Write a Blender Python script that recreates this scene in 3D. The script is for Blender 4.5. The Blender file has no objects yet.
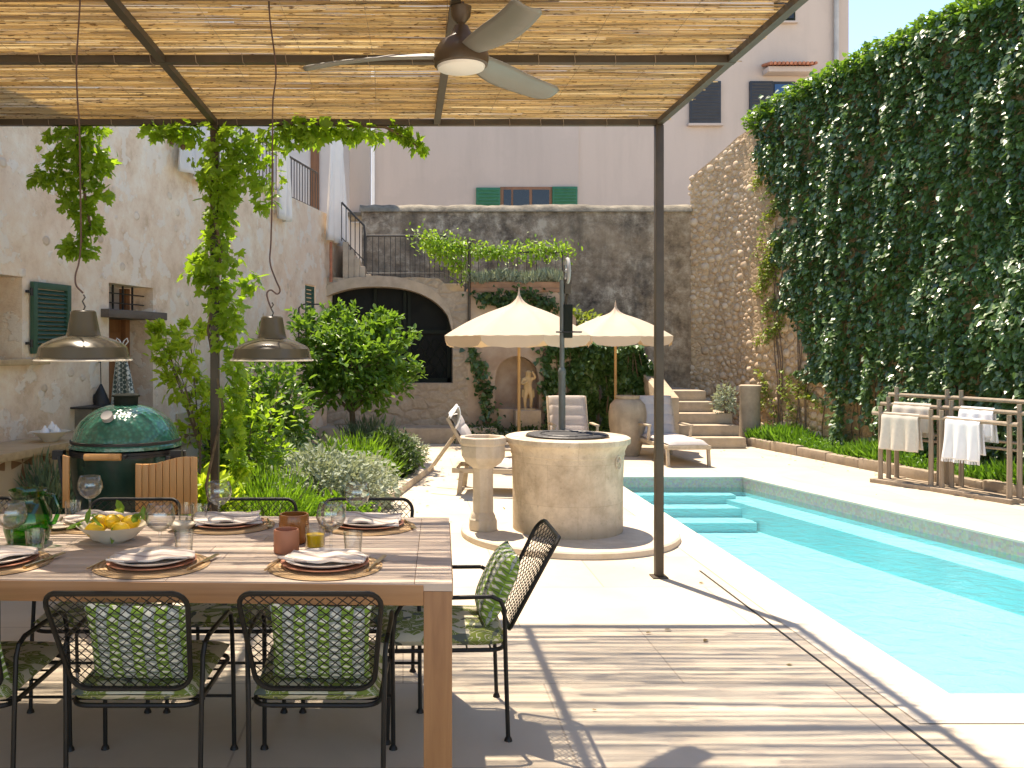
import bpy, bmesh, math, random
import numpy as np
from mathutils import Vector, Matrix, noise
random.seed(7); RNG = np.random.default_rng(7)
PI = math.pi
scene = bpy.context.scene
COL = scene.collection
F = 900.0; PX = 403.0; PY = 346.0; H = 1.5
def P(px, py, Y): return ((px-PX)/F*Y, Y, H-(py-PY)/F*Y)
def R(d): return math.radians(d)
def nz(x, y, z=0.0): return noise.noise(Vector((x, y, z)))

# ------------------------------------------------------------ mesh builder
class MB:
    def __init__(s): s.v = []; s.f = []; s.n = 0
    def add(s, vs, fs):
        b = s.n
        s.v.extend([tuple(map(float, v)) for v in vs]); s.n += len(vs)
        s.f.extend([tuple(i+b for i in f) for f in fs])
    def box(s, c, size, rz=0, rx=0, ry=0):
        hx, hy, hz = size[0]/2, size[1]/2, size[2]/2
        m = Matrix.Rotation(rz, 3, 'Z') @ Matrix.Rotation(ry, 3, 'Y') @ Matrix.Rotation(rx, 3, 'X')
        vs = [m @ Vector((x*hx, y*hy, z*hz)) + Vector(c) for x in (-1, 1) for y in (-1, 1) for z in (-1, 1)]
        s.add(vs, [(0,1,3,2),(4,6,7,5),(0,4,5,1),(2,3,7,6),(0,2,6,4),(1,5,7,3)])
    def bx(s, x0, x1, y0, y1, z0, z1):
        s.box(((x0+x1)/2, (y0+y1)/2, (z0+z1)/2), (abs(x1-x0), abs(y1-y0), abs(z1-z0)))
    def tube(s, pts, r, n=8, closed=False, caps=True):
        pts = [Vector(p) for p in pts]; N = len(pts)
        rs = r if isinstance(r, (list, tuple)) else [r]*N
        rings = []; up = None
        for i in range(N):
            if closed: t = pts[(i+1) % N]-pts[i-1]
            else: t = pts[min(i+1, N-1)]-pts[max(i-1, 0)]
            if t.length < 1e-9: t = Vector((0, 0, 1))
            t.normalize()
            if up is None:
                up = Vector((0, 0, 1)) if abs(t.z) < .9 else Vector((1, 0, 0))
            a = up-t*up.dot(t)
            if a.length < 1e-6: a = t.orthogonal()
            a.normalize(); b = t.cross(a); up = a
            rings.append([pts[i]+(a*math.cos(q)+b*math.sin(q))*rs[i] for q in [2*PI*k/n for k in range(n)]])
        vs = [v for rg in rings for v in rg]; fs = []
        for i in range(N if closed else N-1):
            j = (i+1) % N
            for k in range(n):
                fs.append((i*n+k, i*n+(k+1) % n, j*n+(k+1) % n, j*n+k))
        if caps and not closed:
            fs.append(tuple(reversed(range(n)))); fs.append(tuple((N-1)*n+k for k in range(n)))
        s.add(vs, fs)
    def cyl(s, p0, p1, r0, r1=None, n=12): s.tube([p0, p1], [r0, r0 if r1 is None else r1], n)
    def lathe(s, prof, c=(0, 0, 0), n=32, squash=None, a0=0.0):
        vs = []; fs = []; m = len(prof)
        for k in range(n):
            a = 2*PI*k/n+a0
            for (r, z) in prof: vs.append((c[0]+r*math.cos(a), c[1]+r*math.sin(a), c[2]+z))
        for k in range(n):
            k2 = (k+1) % n
            for i in range(m-1):
                fs.append((k*m+i, k2*m+i, k2*m+i+1, k*m+i+1))
        s.add(vs, fs)
    def grid(s, fn, nu, nv):
        vs = [fn(i/nu, j/nv) for i in range(nu+1) for j in range(nv+1)]
        fs = [(i*(nv+1)+j, (i+1)*(nv+1)+j, (i+1)*(nv+1)+j+1, i*(nv+1)+j+1) for i in range(nu) for j in range(nv)]
        s.add(vs, fs)
    def prism(s, poly, z0, z1):
        n = len(poly)
        vs = [(x, y, z0) for x, y in poly]+[(x, y, z1) for x, y in poly]
        s.add(vs, [tuple(reversed(range(n))), tuple(range(n, 2*n))]+[(i, (i+1) % n, (i+1) % n+n, i+n) for i in range(n)])
    def build(s, name, mat, parent=None, bevel=0, smooth=False, ang=35, solid=0, subsurf=0, local=False):
        me = bpy.data.meshes.new(name)
        vs = s.v
        o = bpy.data.objects.new(name, me); COL.objects.link(o)
        if parent is not None:
            o.parent = parent
            if not local:
                a = abs_loc(parent); vs = [(x-a[0], y-a[1], z-a[2]) for x, y, z in vs]
        elif not local:
            A = np.array(vs); lo = A.min(0); hi = A.max(0)
            c = ((lo[0]+hi[0])/2, (lo[1]+hi[1])/2, lo[2])
            o.location = c; vs = (A-np.array(c)).tolist()
        me.from_pydata(vs, [], s.f)
        if bevel:
            bm = bmesh.new(); bm.from_mesh(me)
            bmesh.ops.recalc_face_normals(bm, faces=bm.faces)
            es = [e for e in bm.edges if len(e.link_faces) == 2 and e.calc_face_angle(0) > R(25)]
            bmesh.ops.bevel(bm, geom=es, offset=bevel, segments=2, affect='EDGES', profile=.6)
            bm.to_mesh(me); bm.free()
        me.materials.append(mat)
        if smooth or bevel:
            me.polygons.foreach_set('use_smooth', [True]*len(me.polygons))
            me.set_sharp_from_angle(angle=R(ang))
        me.update()
        if solid:
            q = o.modifiers.new('thick', 'SOLIDIFY'); q.thickness = solid; q.offset = 0
        if subsurf:
            q = o.modifiers.new('sub', 'SUBSURF'); q.levels = subsurf; q.render_levels = subsurf
        return o
def abs_loc(o):
    a = Vector((0, 0, 0))
    while o is not None: a += o.location; o = o.parent
    return a
def tag(o, label=None, cat=None, group=None, kind=None):
    if label: o['label'] = label
    if cat: o['category'] = cat
    if group: o['group'] = group
    if kind: o['kind'] = kind
    return o
def thing(name, label, cat, loc=(0, 0, 0), rz=0, group=None):
    o = bpy.data.objects.new(name, None); COL.objects.link(o)
    o.empty_display_size = .1
    o.location = loc; o.rotation_euler = (0, 0, rz)
    return tag(o, label, cat, group)
def copy_tree(o, parent=None, label=None, loc=None, rz=None):
    c = o.copy(); COL.objects.link(c)
    if parent is not None: c.parent = parent
    for ch in list(o.children): copy_tree(ch, c)
    if label: c['label'] = label
    if loc is not None: c.location = loc
    if rz is not None: c.rotation_euler = (0, 0, rz)
    return c
def struct(mb, name, mat, **k): return tag(mb.build(name, mat, **k), kind='structure')

# ------------------------------------------------------------ materials
MATS = {}
class NT:
    def __init__(s, name):
        s.m = bpy.data.materials.new(name); s.m.use_nodes = True
        s.t = s.m.node_tree; s.t.nodes.clear()
        s.out = s.t.nodes.new('ShaderNodeOutputMaterial')
        s.p = s.node('ShaderNodeBsdfPrincipled'); s.link(s.p.outputs[0], s.out.inputs[0])
        s.co = None; MATS[name] = s.m
    def node(s, ty, **k):
        n = s.t.nodes.new(ty)
        for a, b in k.items():
            if hasattr(n, a): setattr(n, a, b)
            else: s.val(n.inputs[a], b)
        return n
    def val(s, inp, v):
        if hasattr(v, 'is_linked') or isinstance(v, bpy.types.NodeSocket): s.link(v, inp)
        else:
            if isinstance(v, (tuple, list)) and len(v) == 3 and inp.type == 'RGBA': v = (*v, 1)
            inp.default_value = v
    def link(s, a, b): s.t.links.new(a, b)
    def coord(s, scale=(1, 1, 1), rot=(0, 0, 0)):
        if s.co is None: s.co = s.t.nodes.new('ShaderNodeTexCoord')
        mp = s.t.nodes.new('ShaderNodeMapping'); s.link(s.co.outputs['Object'], mp.inputs[0])
        mp.inputs['Scale'].default_value = scale; mp.inputs['Rotation'].default_value = rot
        return mp.outputs[0]
    def noise(s, scale, detail=4, rough=.55, vec=None, dist=0):
        n = s.node('ShaderNodeTexNoise'); s.link(vec or s.coord(), n.inputs['Vector'])
        n.inputs['Scale'].default_value = scale; n.inputs['Detail'].default_value = detail
        n.inputs['Roughness'].default_value = rough; n.inputs['Distortion'].default_value = dist
        return n.outputs['Fac']
    def voro(s, scale, vec=None, feature='F1', out='Distance', rnd=1):
        n = s.node('ShaderNodeTexVoronoi'); n.feature = feature; s.link(vec or s.coord(), n.inputs['Vector'])
        n.inputs['Scale'].default_value = scale; n.inputs['Randomness'].default_value = rnd
        return n.outputs[out]
    def ramp(s, fac, stops, interp='LINEAR'):
        n = s.node('ShaderNodeValToRGB'); s.link(fac, n.inputs[0]); n.color_ramp.interpolation = interp
        e = n.color_ramp.elements
        while len(e) > 1: e.remove(e[-1])
        e[0].position = stops[0][0]; c = stops[0][1]; e[0].color = (*c, 1) if not isinstance(c, (int, float)) else (c, c, c, 1)
        for p, c in stops[1:]:
            q = e.new(p); q.color = (*c, 1) if not isinstance(c, (int, float)) else (c, c, c, 1)
        return n.outputs[0]
    def mix(s, f, a, b, mode='MIX'):
        n = s.t.nodes.new('ShaderNodeMix'); n.data_type = 'RGBA'; n.blend_type = mode
        s.val(n.inputs[0], f); s.val(n.inputs[6], a); s.val(n.inputs[7], b)
        return n.outputs[2]
    def math(s, op, a, b=0.0, clamp=False):
        n = s.t.nodes.new('ShaderNodeMath'); n.operation = op; n.use_clamp = clamp
        s.val(n.inputs[0], a); s.val(n.inputs[1], b); return n.outputs[0]
    def bump(s, h, strength=.5, dist=.01, prev=None):
        n = s.node('ShaderNodeBump'); s.link(h, n.inputs['Height'])
        n.inputs['Strength'].default_value = strength; n.inputs['Distance'].default_value = dist
        if prev is not None: s.link(prev, n.inputs['Normal'])
        s.link(n.outputs[0], s.p.inputs['Normal']); return n.outputs[0]
    def col(s, c): s.val(s.p.inputs['Base Color'], c)
    def set(s, **k):
        for a, b in k.items(): s.val(s.p.inputs[a.replace('_', ' ')], b)
        return s
def mul(c, k): return tuple(min(1, x*k) for x in c)
def simple(name, base, rough=.6, var=.18, scale=6, bump=.0, bscale=60, bdist=.004, metal=0, spec=.5, tint=None):
    t = NT(name)
    n = t.noise(scale, 5)
    t.col(t.ramp(n, [(.3, mul(base, 1-var)), (.7, tint or mul(base, 1+var))]))
    t.set(Roughness=rough, Metallic=metal)
    t.p.inputs['Specular IOR Level'].default_value = spec
    if bump: t.bump(t.noise(bscale, 5, .65), bump, bdist)
    return t.m
def wood(name, base, dark, axis='x', scale=1.0, rough=.55, bump=.25, island=.25):
    t = NT(name)
    sc = {'x': (1.2, 22, 22), 'y': (22, 1.2, 22), 'z': (22, 22, 1.2)}[axis]
    v = t.coord(tuple(q*scale for q in sc))
    n = t.noise(1.0, 6, .6, v, .6); n2 = t.noise(5, 3, .5)
    c = t.ramp(n, [(.28, dark), (.52, base), (.8, mul(base, 1.22))])
    c = t.mix(.25, c, t.ramp(n2, [(.3, dark), (.7, base)]))
    g = t.node('ShaderNodeNewGeometry')
    k = t.ramp(g.outputs['Random Per Island'], [(0, (1-island,)*3), (1, (1+island*.3,)*3)])
    t.col(t.mix(1.0, c, k, 'MULTIPLY')); t.set(Roughness=rough); t.bump(n, bump, .003)
    return t.m
def leafmat(name, lo, hi, rough=.45, trans=.35, spec=.5, tcol=None):
    t = NT(name)
    g = t.node('ShaderNodeNewGeometry')
    c = t.ramp(g.outputs['Random Per Island'], [(0, lo), (.6, tuple((a+b)/2 for a, b in zip(lo, hi))), (1, hi)])
    c2 = t.mix(.35, c, t.ramp(t.noise(2.2, 2), [(.35, lo), (.65, hi)]))
    t.col(c2); t.set(Roughness=rough); t.p.inputs['Specular IOR Level'].default_value = spec
    tr = t.node('ShaderNodeBsdfTranslucent')
    tc = tcol or (min(1, hi[0]*2.0), min(1, hi[1]*1.9), hi[2]*.9)
    t.link(t.mix(1.0, t.mix(.5, c2, tc), (1, 1, 1), 'MULTIPLY'), tr.inputs[0])
    mx = t.node('ShaderNodeMixShader'); mx.inputs[0].default_value = trans
    t.link(t.p.outputs[0], mx.inputs[1]); t.link(tr.outputs[0], mx.inputs[2]); t.link(mx.outputs[0], t.out.inputs[0])
    return t.m
def glassmat(name, tint=(1, 1, 1), edge=(.85, .9, .88), minr=.04):
    t = NT(name); t.t.nodes.remove(t.p)
    tr = t.node('ShaderNodeBsdfTransparent')
    lw = t.node('ShaderNodeLayerWeight'); lw.inputs[0].default_value = .35
    t.link(t.mix(t.ramp(lw.outputs['Facing'], [(.2, 0.0), (.95, 1.0)]), tint, tuple(a*b for a, b in zip(tint, edge))), tr.inputs[0])
    gl = t.node('ShaderNodeBsdfGlossy'); gl.inputs['Roughness'].default_value = .02
    l2 = t.node('ShaderNodeLayerWeight'); l2.inputs[0].default_value = .5
    fac = t.math('ADD', t.math('MULTIPLY', t.math('POWER', l2.outputs['Facing'], 3.0), .75), .07)
    mx = t.node('ShaderNodeMixShader'); t.link(fac, mx.inputs[0])
    t.link(tr.outputs[0], mx.inputs[1]); t.link(gl.outputs[0], mx.inputs[2]); t.link(mx.outputs[0], t.out.inputs[0])
    return t.m

def plaster_house():
    t = NT('lime_plaster')
    big = t.noise(.8, 6, .6); mid = t.noise(2.6, 9, .72); fine = t.noise(24, 7, .75)
    c = t.ramp(mid, [(.34, (.60, .42, .27)), (.46, (.76, .58, .41)), (.54, (.81, .66, .49)), (.66, (.87, .79, .65))])
    c = t.mix(t.ramp(big, [(.40, 0.0), (.62, .65)]), c, (.79, .59, .42))
    # crisp paler patches where limewash survives
    pt = t.noise(3.4, 5, .6, t.coord((1, 1, 1.15))); c = t.mix(t.ramp(pt, [(.56, 0.0), (.575, .75)]), c, (.80, .71, .59))
    # rounded stones showing through, patchy
    vv = t.coord((1, 1, 1.3)); d = t.voro(5.0, vv); cell = t.voro(5.0, vv, out='Color')
    sp = t.node('ShaderNodeSeparateColor'); t.link(cell, sp.inputs[0])
    area = t.ramp(t.noise(1.5, 4, .55), [(.44, 0.0), (.54, 1.0)])
    st = t.math('MULTIPLY', t.ramp(t.math('ADD', d, t.math('MULTIPLY', t.noise(20, 3), .14)), [(.26, 1.0), (.34, 0.0)]), area)
    st = t.math('MULTIPLY', st, t.math('GREATER_THAN', sp.outputs[1], .35))
    c = t.mix(t.math('MULTIPLY', st, .8), c, t.ramp(sp.outputs[0], [(0, (.52, .39, .27)), (.5, (.72, .60, .46)), (1, (.84, .75, .62))]))
    pits = t.ramp(fine, [(.60, 0.0), (.70, .65)]); c = t.mix(pits, c, (.50, .36, .25))
    t.col(c); t.set(Roughness=.92)
    b = t.bump(mid, .6, .035); b = t.bump(t.ramp(pt, [(.56, 0.0), (.58, 1.0)]), .5, .008, b); b = t.bump(st, .6, .02, b); t.bump(fine, .6, .008, b)
    return t.m
def plaster_grey():
    t = NT('weathered_render')
    big = t.noise(.8, 7, .66, None, .6); mid = t.noise(3.5, 8, .74); fine = t.noise(16, 7, .75)
    c = t.ramp(mid, [(.36, (.05, .042, .033)), (.45, (.16, .13, .10)), (.53, (.28, .235, .18)), (.62, (.52, .46, .37))])
    c = t.mix(t.ramp(big, [(.42, 0.0), (.66, .65)]), c, (.36, .27, .18))
    st = t.noise(1.4, 5, .6, t.coord((2.2, 2.2, .35)))
    c = t.mix(t.ramp(st, [(.5, 0.0), (.68, .5)]), c, (.05, .046, .04))
    c = t.mix(t.ramp(fine, [(.56, 0.0), (.72, .7)]), c, (.40, .36, .30))
    sx = t.node('ShaderNodeSeparateXYZ'); t.link(t.coord(), sx.inputs[0])
    edge = t.math('ADD', sx.outputs[0], t.math('MULTIPLY', t.math('SUBTRACT', t.noise(1.6, 6, .7), .5), 3.2))
    c = t.mix(t.ramp(t.math('MULTIPLY', edge, .25), [(.50, 0.0), (.72, .8)]), c, t.ramp(mid, [(.36, (.17, .115, .07)), (.5, (.36, .26, .16)), (.62, (.55, .43, .30))]))
    t.col(c); t.set(Roughness=.95)
    b = t.bump(mid, .9, .05); t.bump(fine, .8, .015, b)
    return t.m
def rubble(name, a, b, mortar, scale=4.5, bd=.04, strength=.9, flat=1.5):
    t = NT(name)
    v0 = t.coord((1, 1, flat)); nn = t.node('ShaderNodeTexNoise'); t.link(v0, nn.inputs['Vector']); nn.inputs['Scale'].default_value = 4.5; nn.inputs['Detail'].default_value = 5
    v = t.mix(.16, v0, nn.outputs['Color'], 'ADD')
    edge = t.voro(scale, v, 'DISTANCE_TO_EDGE'); cell = t.voro(scale, v, out='Color')
    sep = t.node('ShaderNodeSeparateColor'); t.link(cell, sep.inputs[0])
    c = t.ramp(sep.outputs[0], [(0, a), (1, b)])
    fine = t.noise(14, 7, .7)
    c = t.mix(.5, c, t.ramp(fine, [(.32, mul(a, .55)), (.68, mul(b, 1.15))]))
    c = t.mix(t.math('MULTIPLY', t.ramp(edge, [(.01, 1.0), (.10, 0.0)]), t.ramp(t.noise(2.2, 4), [(.4, .15), (.6, .85)])), c, mortar)
    c = t.mix(t.ramp(t.noise(1.3, 5, .65), [(.45, 0.0), (.7, .6)]), c, mul(a, .6))
    t.col(c); t.set(Roughness=.93)
    bb = t.bump(t.ramp(edge, [(0, 0.0), (.2, 1.0)]), strength, bd); t.bump(fine, .7, .012, bb)
    return t.m
def limestone(name, base, var=.22, pit=.5, warm=(.50, .38, .24), stain=.45):
    t = NT(name)
    n = t.noise(5, 7, .65); f = t.noise(45, 5, .7); s = t.noise(1.5, 4, .6, t.coord((3, 3, .7)))
    c = t.ramp(n, [(.3, mul(base, 1-var)), (.7, mul(base, 1+var*.4))])
    c = t.mix(t.ramp(s, [(.48, 0.0), (.72, stain)]), c, warm)
    c = t.mix(t.ramp(f, [(.6, 0.0), (.75, pit)]), c, mul(base, .5))
    t.col(c); t.set(Roughness=.88); b = t.bump(n, .3, .012); t.bump(f, .45, .004, b)
    return t.m
def floor_mat():
    t = NT('limestone_flags')
    br = t.node('ShaderNodeTexBrick'); t.link(t.coord((1, 1, 1)), br.inputs['Vector'])
    br.inputs['Scale'].default_value = 1.0; br.inputs['Mortar Size'].default_value = .0045
    br.inputs['Brick Width'].default_value = 1.25; br.inputs['Row Height'].default_value = .8
    br.inputs['Mortar Smooth'].default_value = .1
    br.inputs['Color1'].default_value = (.60, .52, .41, 1); br.inputs['Color2'].default_value = (.56, .48, .37, 1)
    br.inputs['Mortar'].default_value = (.42, .35, .27, 1)
    n = t.noise(1.3, 8, .65, None, .7); f = t.noise(30, 6, .7)
    c = t.mix(1.0, br.outputs[0], t.ramp(n, [(.3, (.86, .83, .79)), (.7, (1.0, 1.0, 1.0))]), 'MULTIPLY')
    c = t.mix(t.ramp(f, [(.62, 0.0), (.76, .35)]), c, (.48, .39, .29))
    t.col(c); t.set(Roughness=.7)
    b = t.bump(br.outputs['Fac'], .4, -.004); b = t.bump(n, .15, .01, b); t.bump(f, .25, .002, b)
    return t.m

M = {}
M['house'] = plaster_house(); M['grey'] = plaster_grey(); M['floor'] = floor_mat()
M['cobble_back'] = rubble('cobble_mortar', (.56, .37, .20), (.64, .46, .27), (.52, .34, .19), 7, .03, .6)
M['arch_stone'] = rubble('arch_rubble', (.42, .33, .23), (.50, .40, .29), (.36, .275, .19), 3.9, .03, .55)
M['orange'] = simple('ochre_render', (.46, .29, .18), .92, .3, 2.2, .6, 12, .02, tint=(.56, .44, .32))
M['pink'] = simple('pink_render', (.53, .42, .36), .9, .10, .35, .15, 20, .006)
M['pink2'] = simple('pink_render_pale', (.50, .405, .35), .9, .10, .35, .15, 20, .006)
def facade(name, base):
    t = NT(name); st = t.noise(1.1, 7, .65, t.coord((1.6, 1.6, .22))); pa = t.noise(.45, 5, .6)
    c = t.ramp(st, [(.32, mul(base, .91)), (.5, base), (.68, mul(base, 1.03))])
    c = t.mix(t.ramp(pa, [(.50, 0.0), (.53, .35)]), c, mul(base, .90)); t.col(c); t.set(Roughness=.92); t.bump(t.noise(9, 7, .7), .3, .012); return t.m
M['pink'] = facade('pink_render_aged', (.51, .415, .345)); M['pink2'] = facade('pink_render_pale_aged', (.485, .40, .34))
M['offwhite'] = simple('whitewash', (.66, .63, .60), .9, .06, 1.5, .2, 20, .006)
M['cap'] = simple('wall_cap', (.22, .19, .14), .95, .5, 4, .7, 14, .03)
M['well'] = limestone('well_limestone', (.60, .51, .40), .28, .5, (.42, .31, .19), .75)
M['plinth'] = limestone('plinth_limestone', (.62, .53, .42), .25, .5)
M['step'] = limestone('step_stone', (.46, .37, .27), .3, .6)
M['kerb'] = limestone('kerb_stone', (.34, .27, .20), .35, .7)
M['coping'] = simple('coping_stone', (.60, .53, .43), .75, .12, 2.5, .15, 40, .003)
M['reed'] = None
M['steel'] = simple('painted_steel', (.058, .042, .024), .5, .25, 8, .1, 80, .001)
M['steel_rail'] = simple('rail_iron', (.05, .045, .04), .6, .3, 20)
M['chairmetal'] = simple('bronze_metal', (.012, .0105, .008), .45, .2, 15, .05, 90, .001, 0, .3)
M['lamp'] = simple('olive_enamel', (.085, .073, .044), .26, .08, 12)
M['lampin'] = simple('lamp_inner', (.62, .58, .48), .5, .05, 8)
M['pump'] = simple('pump_grey', (.12, .13, .12), .45, .15, 12)
M['fan'] = simple('fan_blade', (.22, .215, .19), .45, .06, 4)
M['fanhub'] = simple('fan_bronze', (.07, .045, .025), .35, .15, 10)
M['opal'] = simple('opal_glass', (.85, .83, .78), .35, .02, 4)
M['cord'] = simple('cord', (.10, .055, .04), .7, .2, 30)
M['tabletop'] = wood('weathered_teak', (.56, .45, .36), (.39, .30, .225), 'x', 1, .6, .3, .22)
M['teak'] = wood('teak', (.36, .175, .065), (.24, .105, .035), 'z', 1, .5, .15, .1)
M['teakx'] = wood('teak_apron', (.36, .185, .075), (.25, .115, .04), 'x', 1, .5, .15, .1)
M['greywood'] = wood('driftwood', (.36, .28, .20), (.22, .165, .115), 'x', 1.4, .75, .4, .15)
M['greywoodz'] = wood('driftwood_upright', (.36, .28, .20), (.22, .165, .115), 'z', 1.4, .75, .4, .15)
M['shelfwood'] = wood('bbq_shelf_wood', (.62, .32, .11), (.50, .23, .07), 'z', 1, .45, .1, .12)
M['palewood'] = wood('pale_wood', (.50, .36, .20), (.38, .25, .13), 'x', 1, .55, .15, .1)
M['loungerwood'] = wood('lounger_wood', (.50, .41, .30), (.36, .28, .19), 'y', 1, .6, .2, .1)
M['polewood'] = wood('pole_wood', (.50, .30, .12), (.38, .21, .08), 'z', 1, .5, .1, .05)
M['doorwood'] = wood('door_wood', (.25, .105, .04), (.15, .06, .02), 'z', .7, .5, .2, .1)
M['darkwood'] = wood('lintel_wood', (.13, .10, .075), (.07, .05, .04), 'y', 1, .75, .3, .1)
M['greenpaint'] = simple('green_paint', (.028, .085, .05), .5, .12, 9, .1, 60, .001)
M['greenpaint2'] = simple('shutter_green', (.01, .13, .06), .5, .1, 9)
M['dark'] = simple('dark_glass', (.012, .014, .014), .12, .2, 3)
M['darkframe'] = simple('dark_frame', (.016, .020, .014), .7, .2, 8, spec=.15)
M['navy'] = simple('dark_shutter', (.022, .028, .038), .6, .15, 8)
M['blueglass'] = simple('window_glass', (.02, .07, .17), .06, .1, 2)
M['white'] = simple('white_paint', (.78, .76, .72), .6, .03, 6)
M['canvas'] = None
M['linen'] = simple('linen', (.62, .56, .47), .9, .05, 30, .4, 260, .002)
M['whitecloth'] = simple('white_cotton', (.80, .80, .80), .9, .03, 12, .3, 200, .002)
M['cushgrey'] = simple('grey_canvas', (.50, .45, .42), .9, .06, 20, .3, 220, .002)
M['black'] = simple('black_iron', (.014, .013, .012), .5, .2, 14)
M['soil'] = simple('soil', (.10, .07, .045), .95, .4, 9, .8, 30, .02)
M['terra'] = simple('terracotta', (.42, .17, .09), .6, .12, 12, .15, 60, .002)
M['tile_red'] = simple('roof_tile', (.40, .15, .08), .8, .3, 12, .3, 30, .004)
M['amber'] = simple('amber_glazed', (.26, .10, .025), .22, .2, 9)
M['urn'] = limestone('urn_clay', (.46, .36, .25), .3, .5, (.20, .15, .10), .6)
M['bark'] = simple('bark', (.16, .11, .07), .9, .35, 18, .8, 40, .01)
M['lemon'] = simple('lemon_skin', (.80, .50, .02), .38, .12, 9, .5, 90, .002)
M['ceramic'] = simple('cream_ceramic', (.66, .60, .47), .35, .06, 12)
M['redclay'] = simple('plate_clay', (.40, .16, .09), .5, .1, 12)
M['plate'] = simple('plate_glaze', (.70, .62, .54), .4, .06, 10)
M['napkin'] = None
M['mat_straw'] = None
M['cutlery'] = simple('brass_cutlery', (.62, .46, .26), .28, .05, 10, metal=1)
M['interior'] = simple('dark_interior', (.012, .013, .011), .7, .3, 3, spec=.15)
M['statue'] = limestone('statue_stone', (.66, .46, .22), .3, .4)
M['pool'] = simple('pool_plaster', (.33, .67, .70), .8, .05, 1.5)
M['pooldeep'] = M['pool']
M['bluegrey'] = simple('tile_band', (.30, .34, .31), .4, .1, 20)
M['stonebase'] = simple('concrete_grey', (.38, .37, .35), .85, .12, 4, .3, 30, .004)
M['juice'] = simple('yellow_juice', (.75, .48, .01), .2, .05, 5)
M['plantpot'] = simple('planter_clay', (.34, .19, .11), .85, .2, 6, .3, 20, .006)
M['glass'] = glassmat('clear_glass', (.98, .985, .98), (.50, .54, .51))
M['greenglass'] = glassmat('green_glass', (.22, .62, .16), (.25, .5, .3))

def reedmat():
    t = NT('river_reed')
    g = t.node('ShaderNodeNewGeometry')
    c = t.ramp(g.outputs['Random Per Island'], [(0, (.34, .25, .15)), (.06, (.54, .43, .27)), (.5, (.68, .57, .39)), (.85, (.76, .66, .47)), (.96, (.84, .77, .62)), (1, (.90, .86, .76))])
    n = t.noise(1, 2, .5, t.coord((26, 90, 90)))
    c = t.mix(t.ramp(n, [(.61, 0.0), (.68, .85)]), c, (.16, .09, .035))
    t.col(c); t.set(Roughness=.6)
    tr = t.node('ShaderNodeBsdfTranslucent'); t.link(t.mix(1.0, c, (1.0, .95, .78), 'MULTIPLY'), tr.inputs[0])
    mx = t.node('ShaderNodeMixShader'); mx.inputs[0].default_value = .62
    t.link(t.p.outputs[0], mx.inputs[1]); t.link(tr.outputs[0], mx.inputs[2]); t.link(mx.outputs[0], t.out.inputs[0])
    return t.m
M['reed'] = reedmat()
def clothmat(name, c, trans=.35, tcol=None):
    t = NT(name); cc = t.ramp(t.noise(6, 3), [(.3, mul(c, .94)), (.7, c)]); t.col(cc); t.set(Roughness=.9)
    t.bump(t.noise(220, 2), .25, .002)
    tr = t.node('ShaderNodeBsdfTranslucent'); tr.inputs[0].default_value = (*(tcol or c), 1)
    mx = t.node('ShaderNodeMixShader'); mx.inputs[0].default_value = trans
    t.link(t.p.outputs[0], mx.inputs[1]); t.link(tr.outputs[0], mx.inputs[2]); t.link(mx.outputs[0], t.out.inputs[0])
    return t.m
M['canvas'] = clothmat('parasol_canvas', (.72, .62, .49), .33, (.80, .56, .30))
M['sheet'] = clothmat('bed_sheet', (.84, .82, .79), .3)
def pillowmat():
    t = NT('woven_pillow')
    sp = t.node('ShaderNodeSeparateXYZ'); t.link(t.coord(), sp.inputs[0])
    wob = t.math('MULTIPLY', t.noise(35, 2), .35)
    x = t.math('ADD', t.math('MULTIPLY', sp.outputs[0], 1/.037), wob); z = t.math('ADD', t.math('MULTIPLY', sp.outputs[2], 1/.029), wob)
    fx = t.math('FRACT', t.math('ADD', x, 40.0)); col = t.math('FLOOR', t.math('ADD', x, 40.0))
    alt = t.math('FRACT', t.math('ADD', t.math('MULTIPLY', col, .5), .25))
    base = t.mix(t.math('GREATER_THAN', alt, .5), (.19, .33, .04), (.30, .345, .33))
    fz = t.math('FRACT', t.math('ADD', z, t.math('ADD', alt, 40.0)))
    dx = t.math('SUBTRACT', fx, .5); dz = t.math('SUBTRACT', fz, .5)
    d = t.math('ADD', t.math('MULTIPLY', t.math('ABSOLUTE', t.math('ADD', dx, t.math('MULTIPLY', dz, .5))), 1.2), t.math('MULTIPLY', t.math('ABSOLUTE', dz), 2.1))
    base = t.mix(t.ramp(d, [(.46, 1.0), (.56, 0.0)]), base, (.70, .71, .60))
    base = t.mix(t.math('GREATER_THAN', t.math('ABSOLUTE', dz), .42), base, (.10, .15, .06))
    t.col(base); t.set(Roughness=.95); t.bump(t.noise(180, 3), .5, .003)
    return t.m
def floralmat():
    t = NT('leaf_print')
    cream = (.62, .58, .42); grn = (.20, .25, .045)
    v = t.node('ShaderNodeTexNoise'); t.link(t.coord(), v.inputs['Vector']); v.inputs['Scale'].default_value = 7; v.inputs['Detail'].default_value = 1; v.inputs['Distortion'].default_value = 2.0
    n = v.outputs['Fac']; blob = t.ramp(n, [(.475, 0.0), (.49, 1.0)])
    veins = t.ramp(t.math('ABSOLUTE', t.math('SINE', t.math('MULTIPLY', t.noise(6, 1, .5, None, 3.0), 38.0))), [(.22, 1.0), (.32, 0.0)])
    c = t.mix(blob, cream, grn); c = t.mix(t.math('MULTIPLY', veins, blob), c, cream)
    dk = t.ramp(t.noise(9, 2, .5, None, 2.0), [(.60, 0.0), (.615, 1.0)]); c = t.mix(dk, c, (.11, .13, .10))
    t.col(c); t.set(Roughness=.9); t.bump(t.noise(150, 2), .3, .002)
    return t.m
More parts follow.
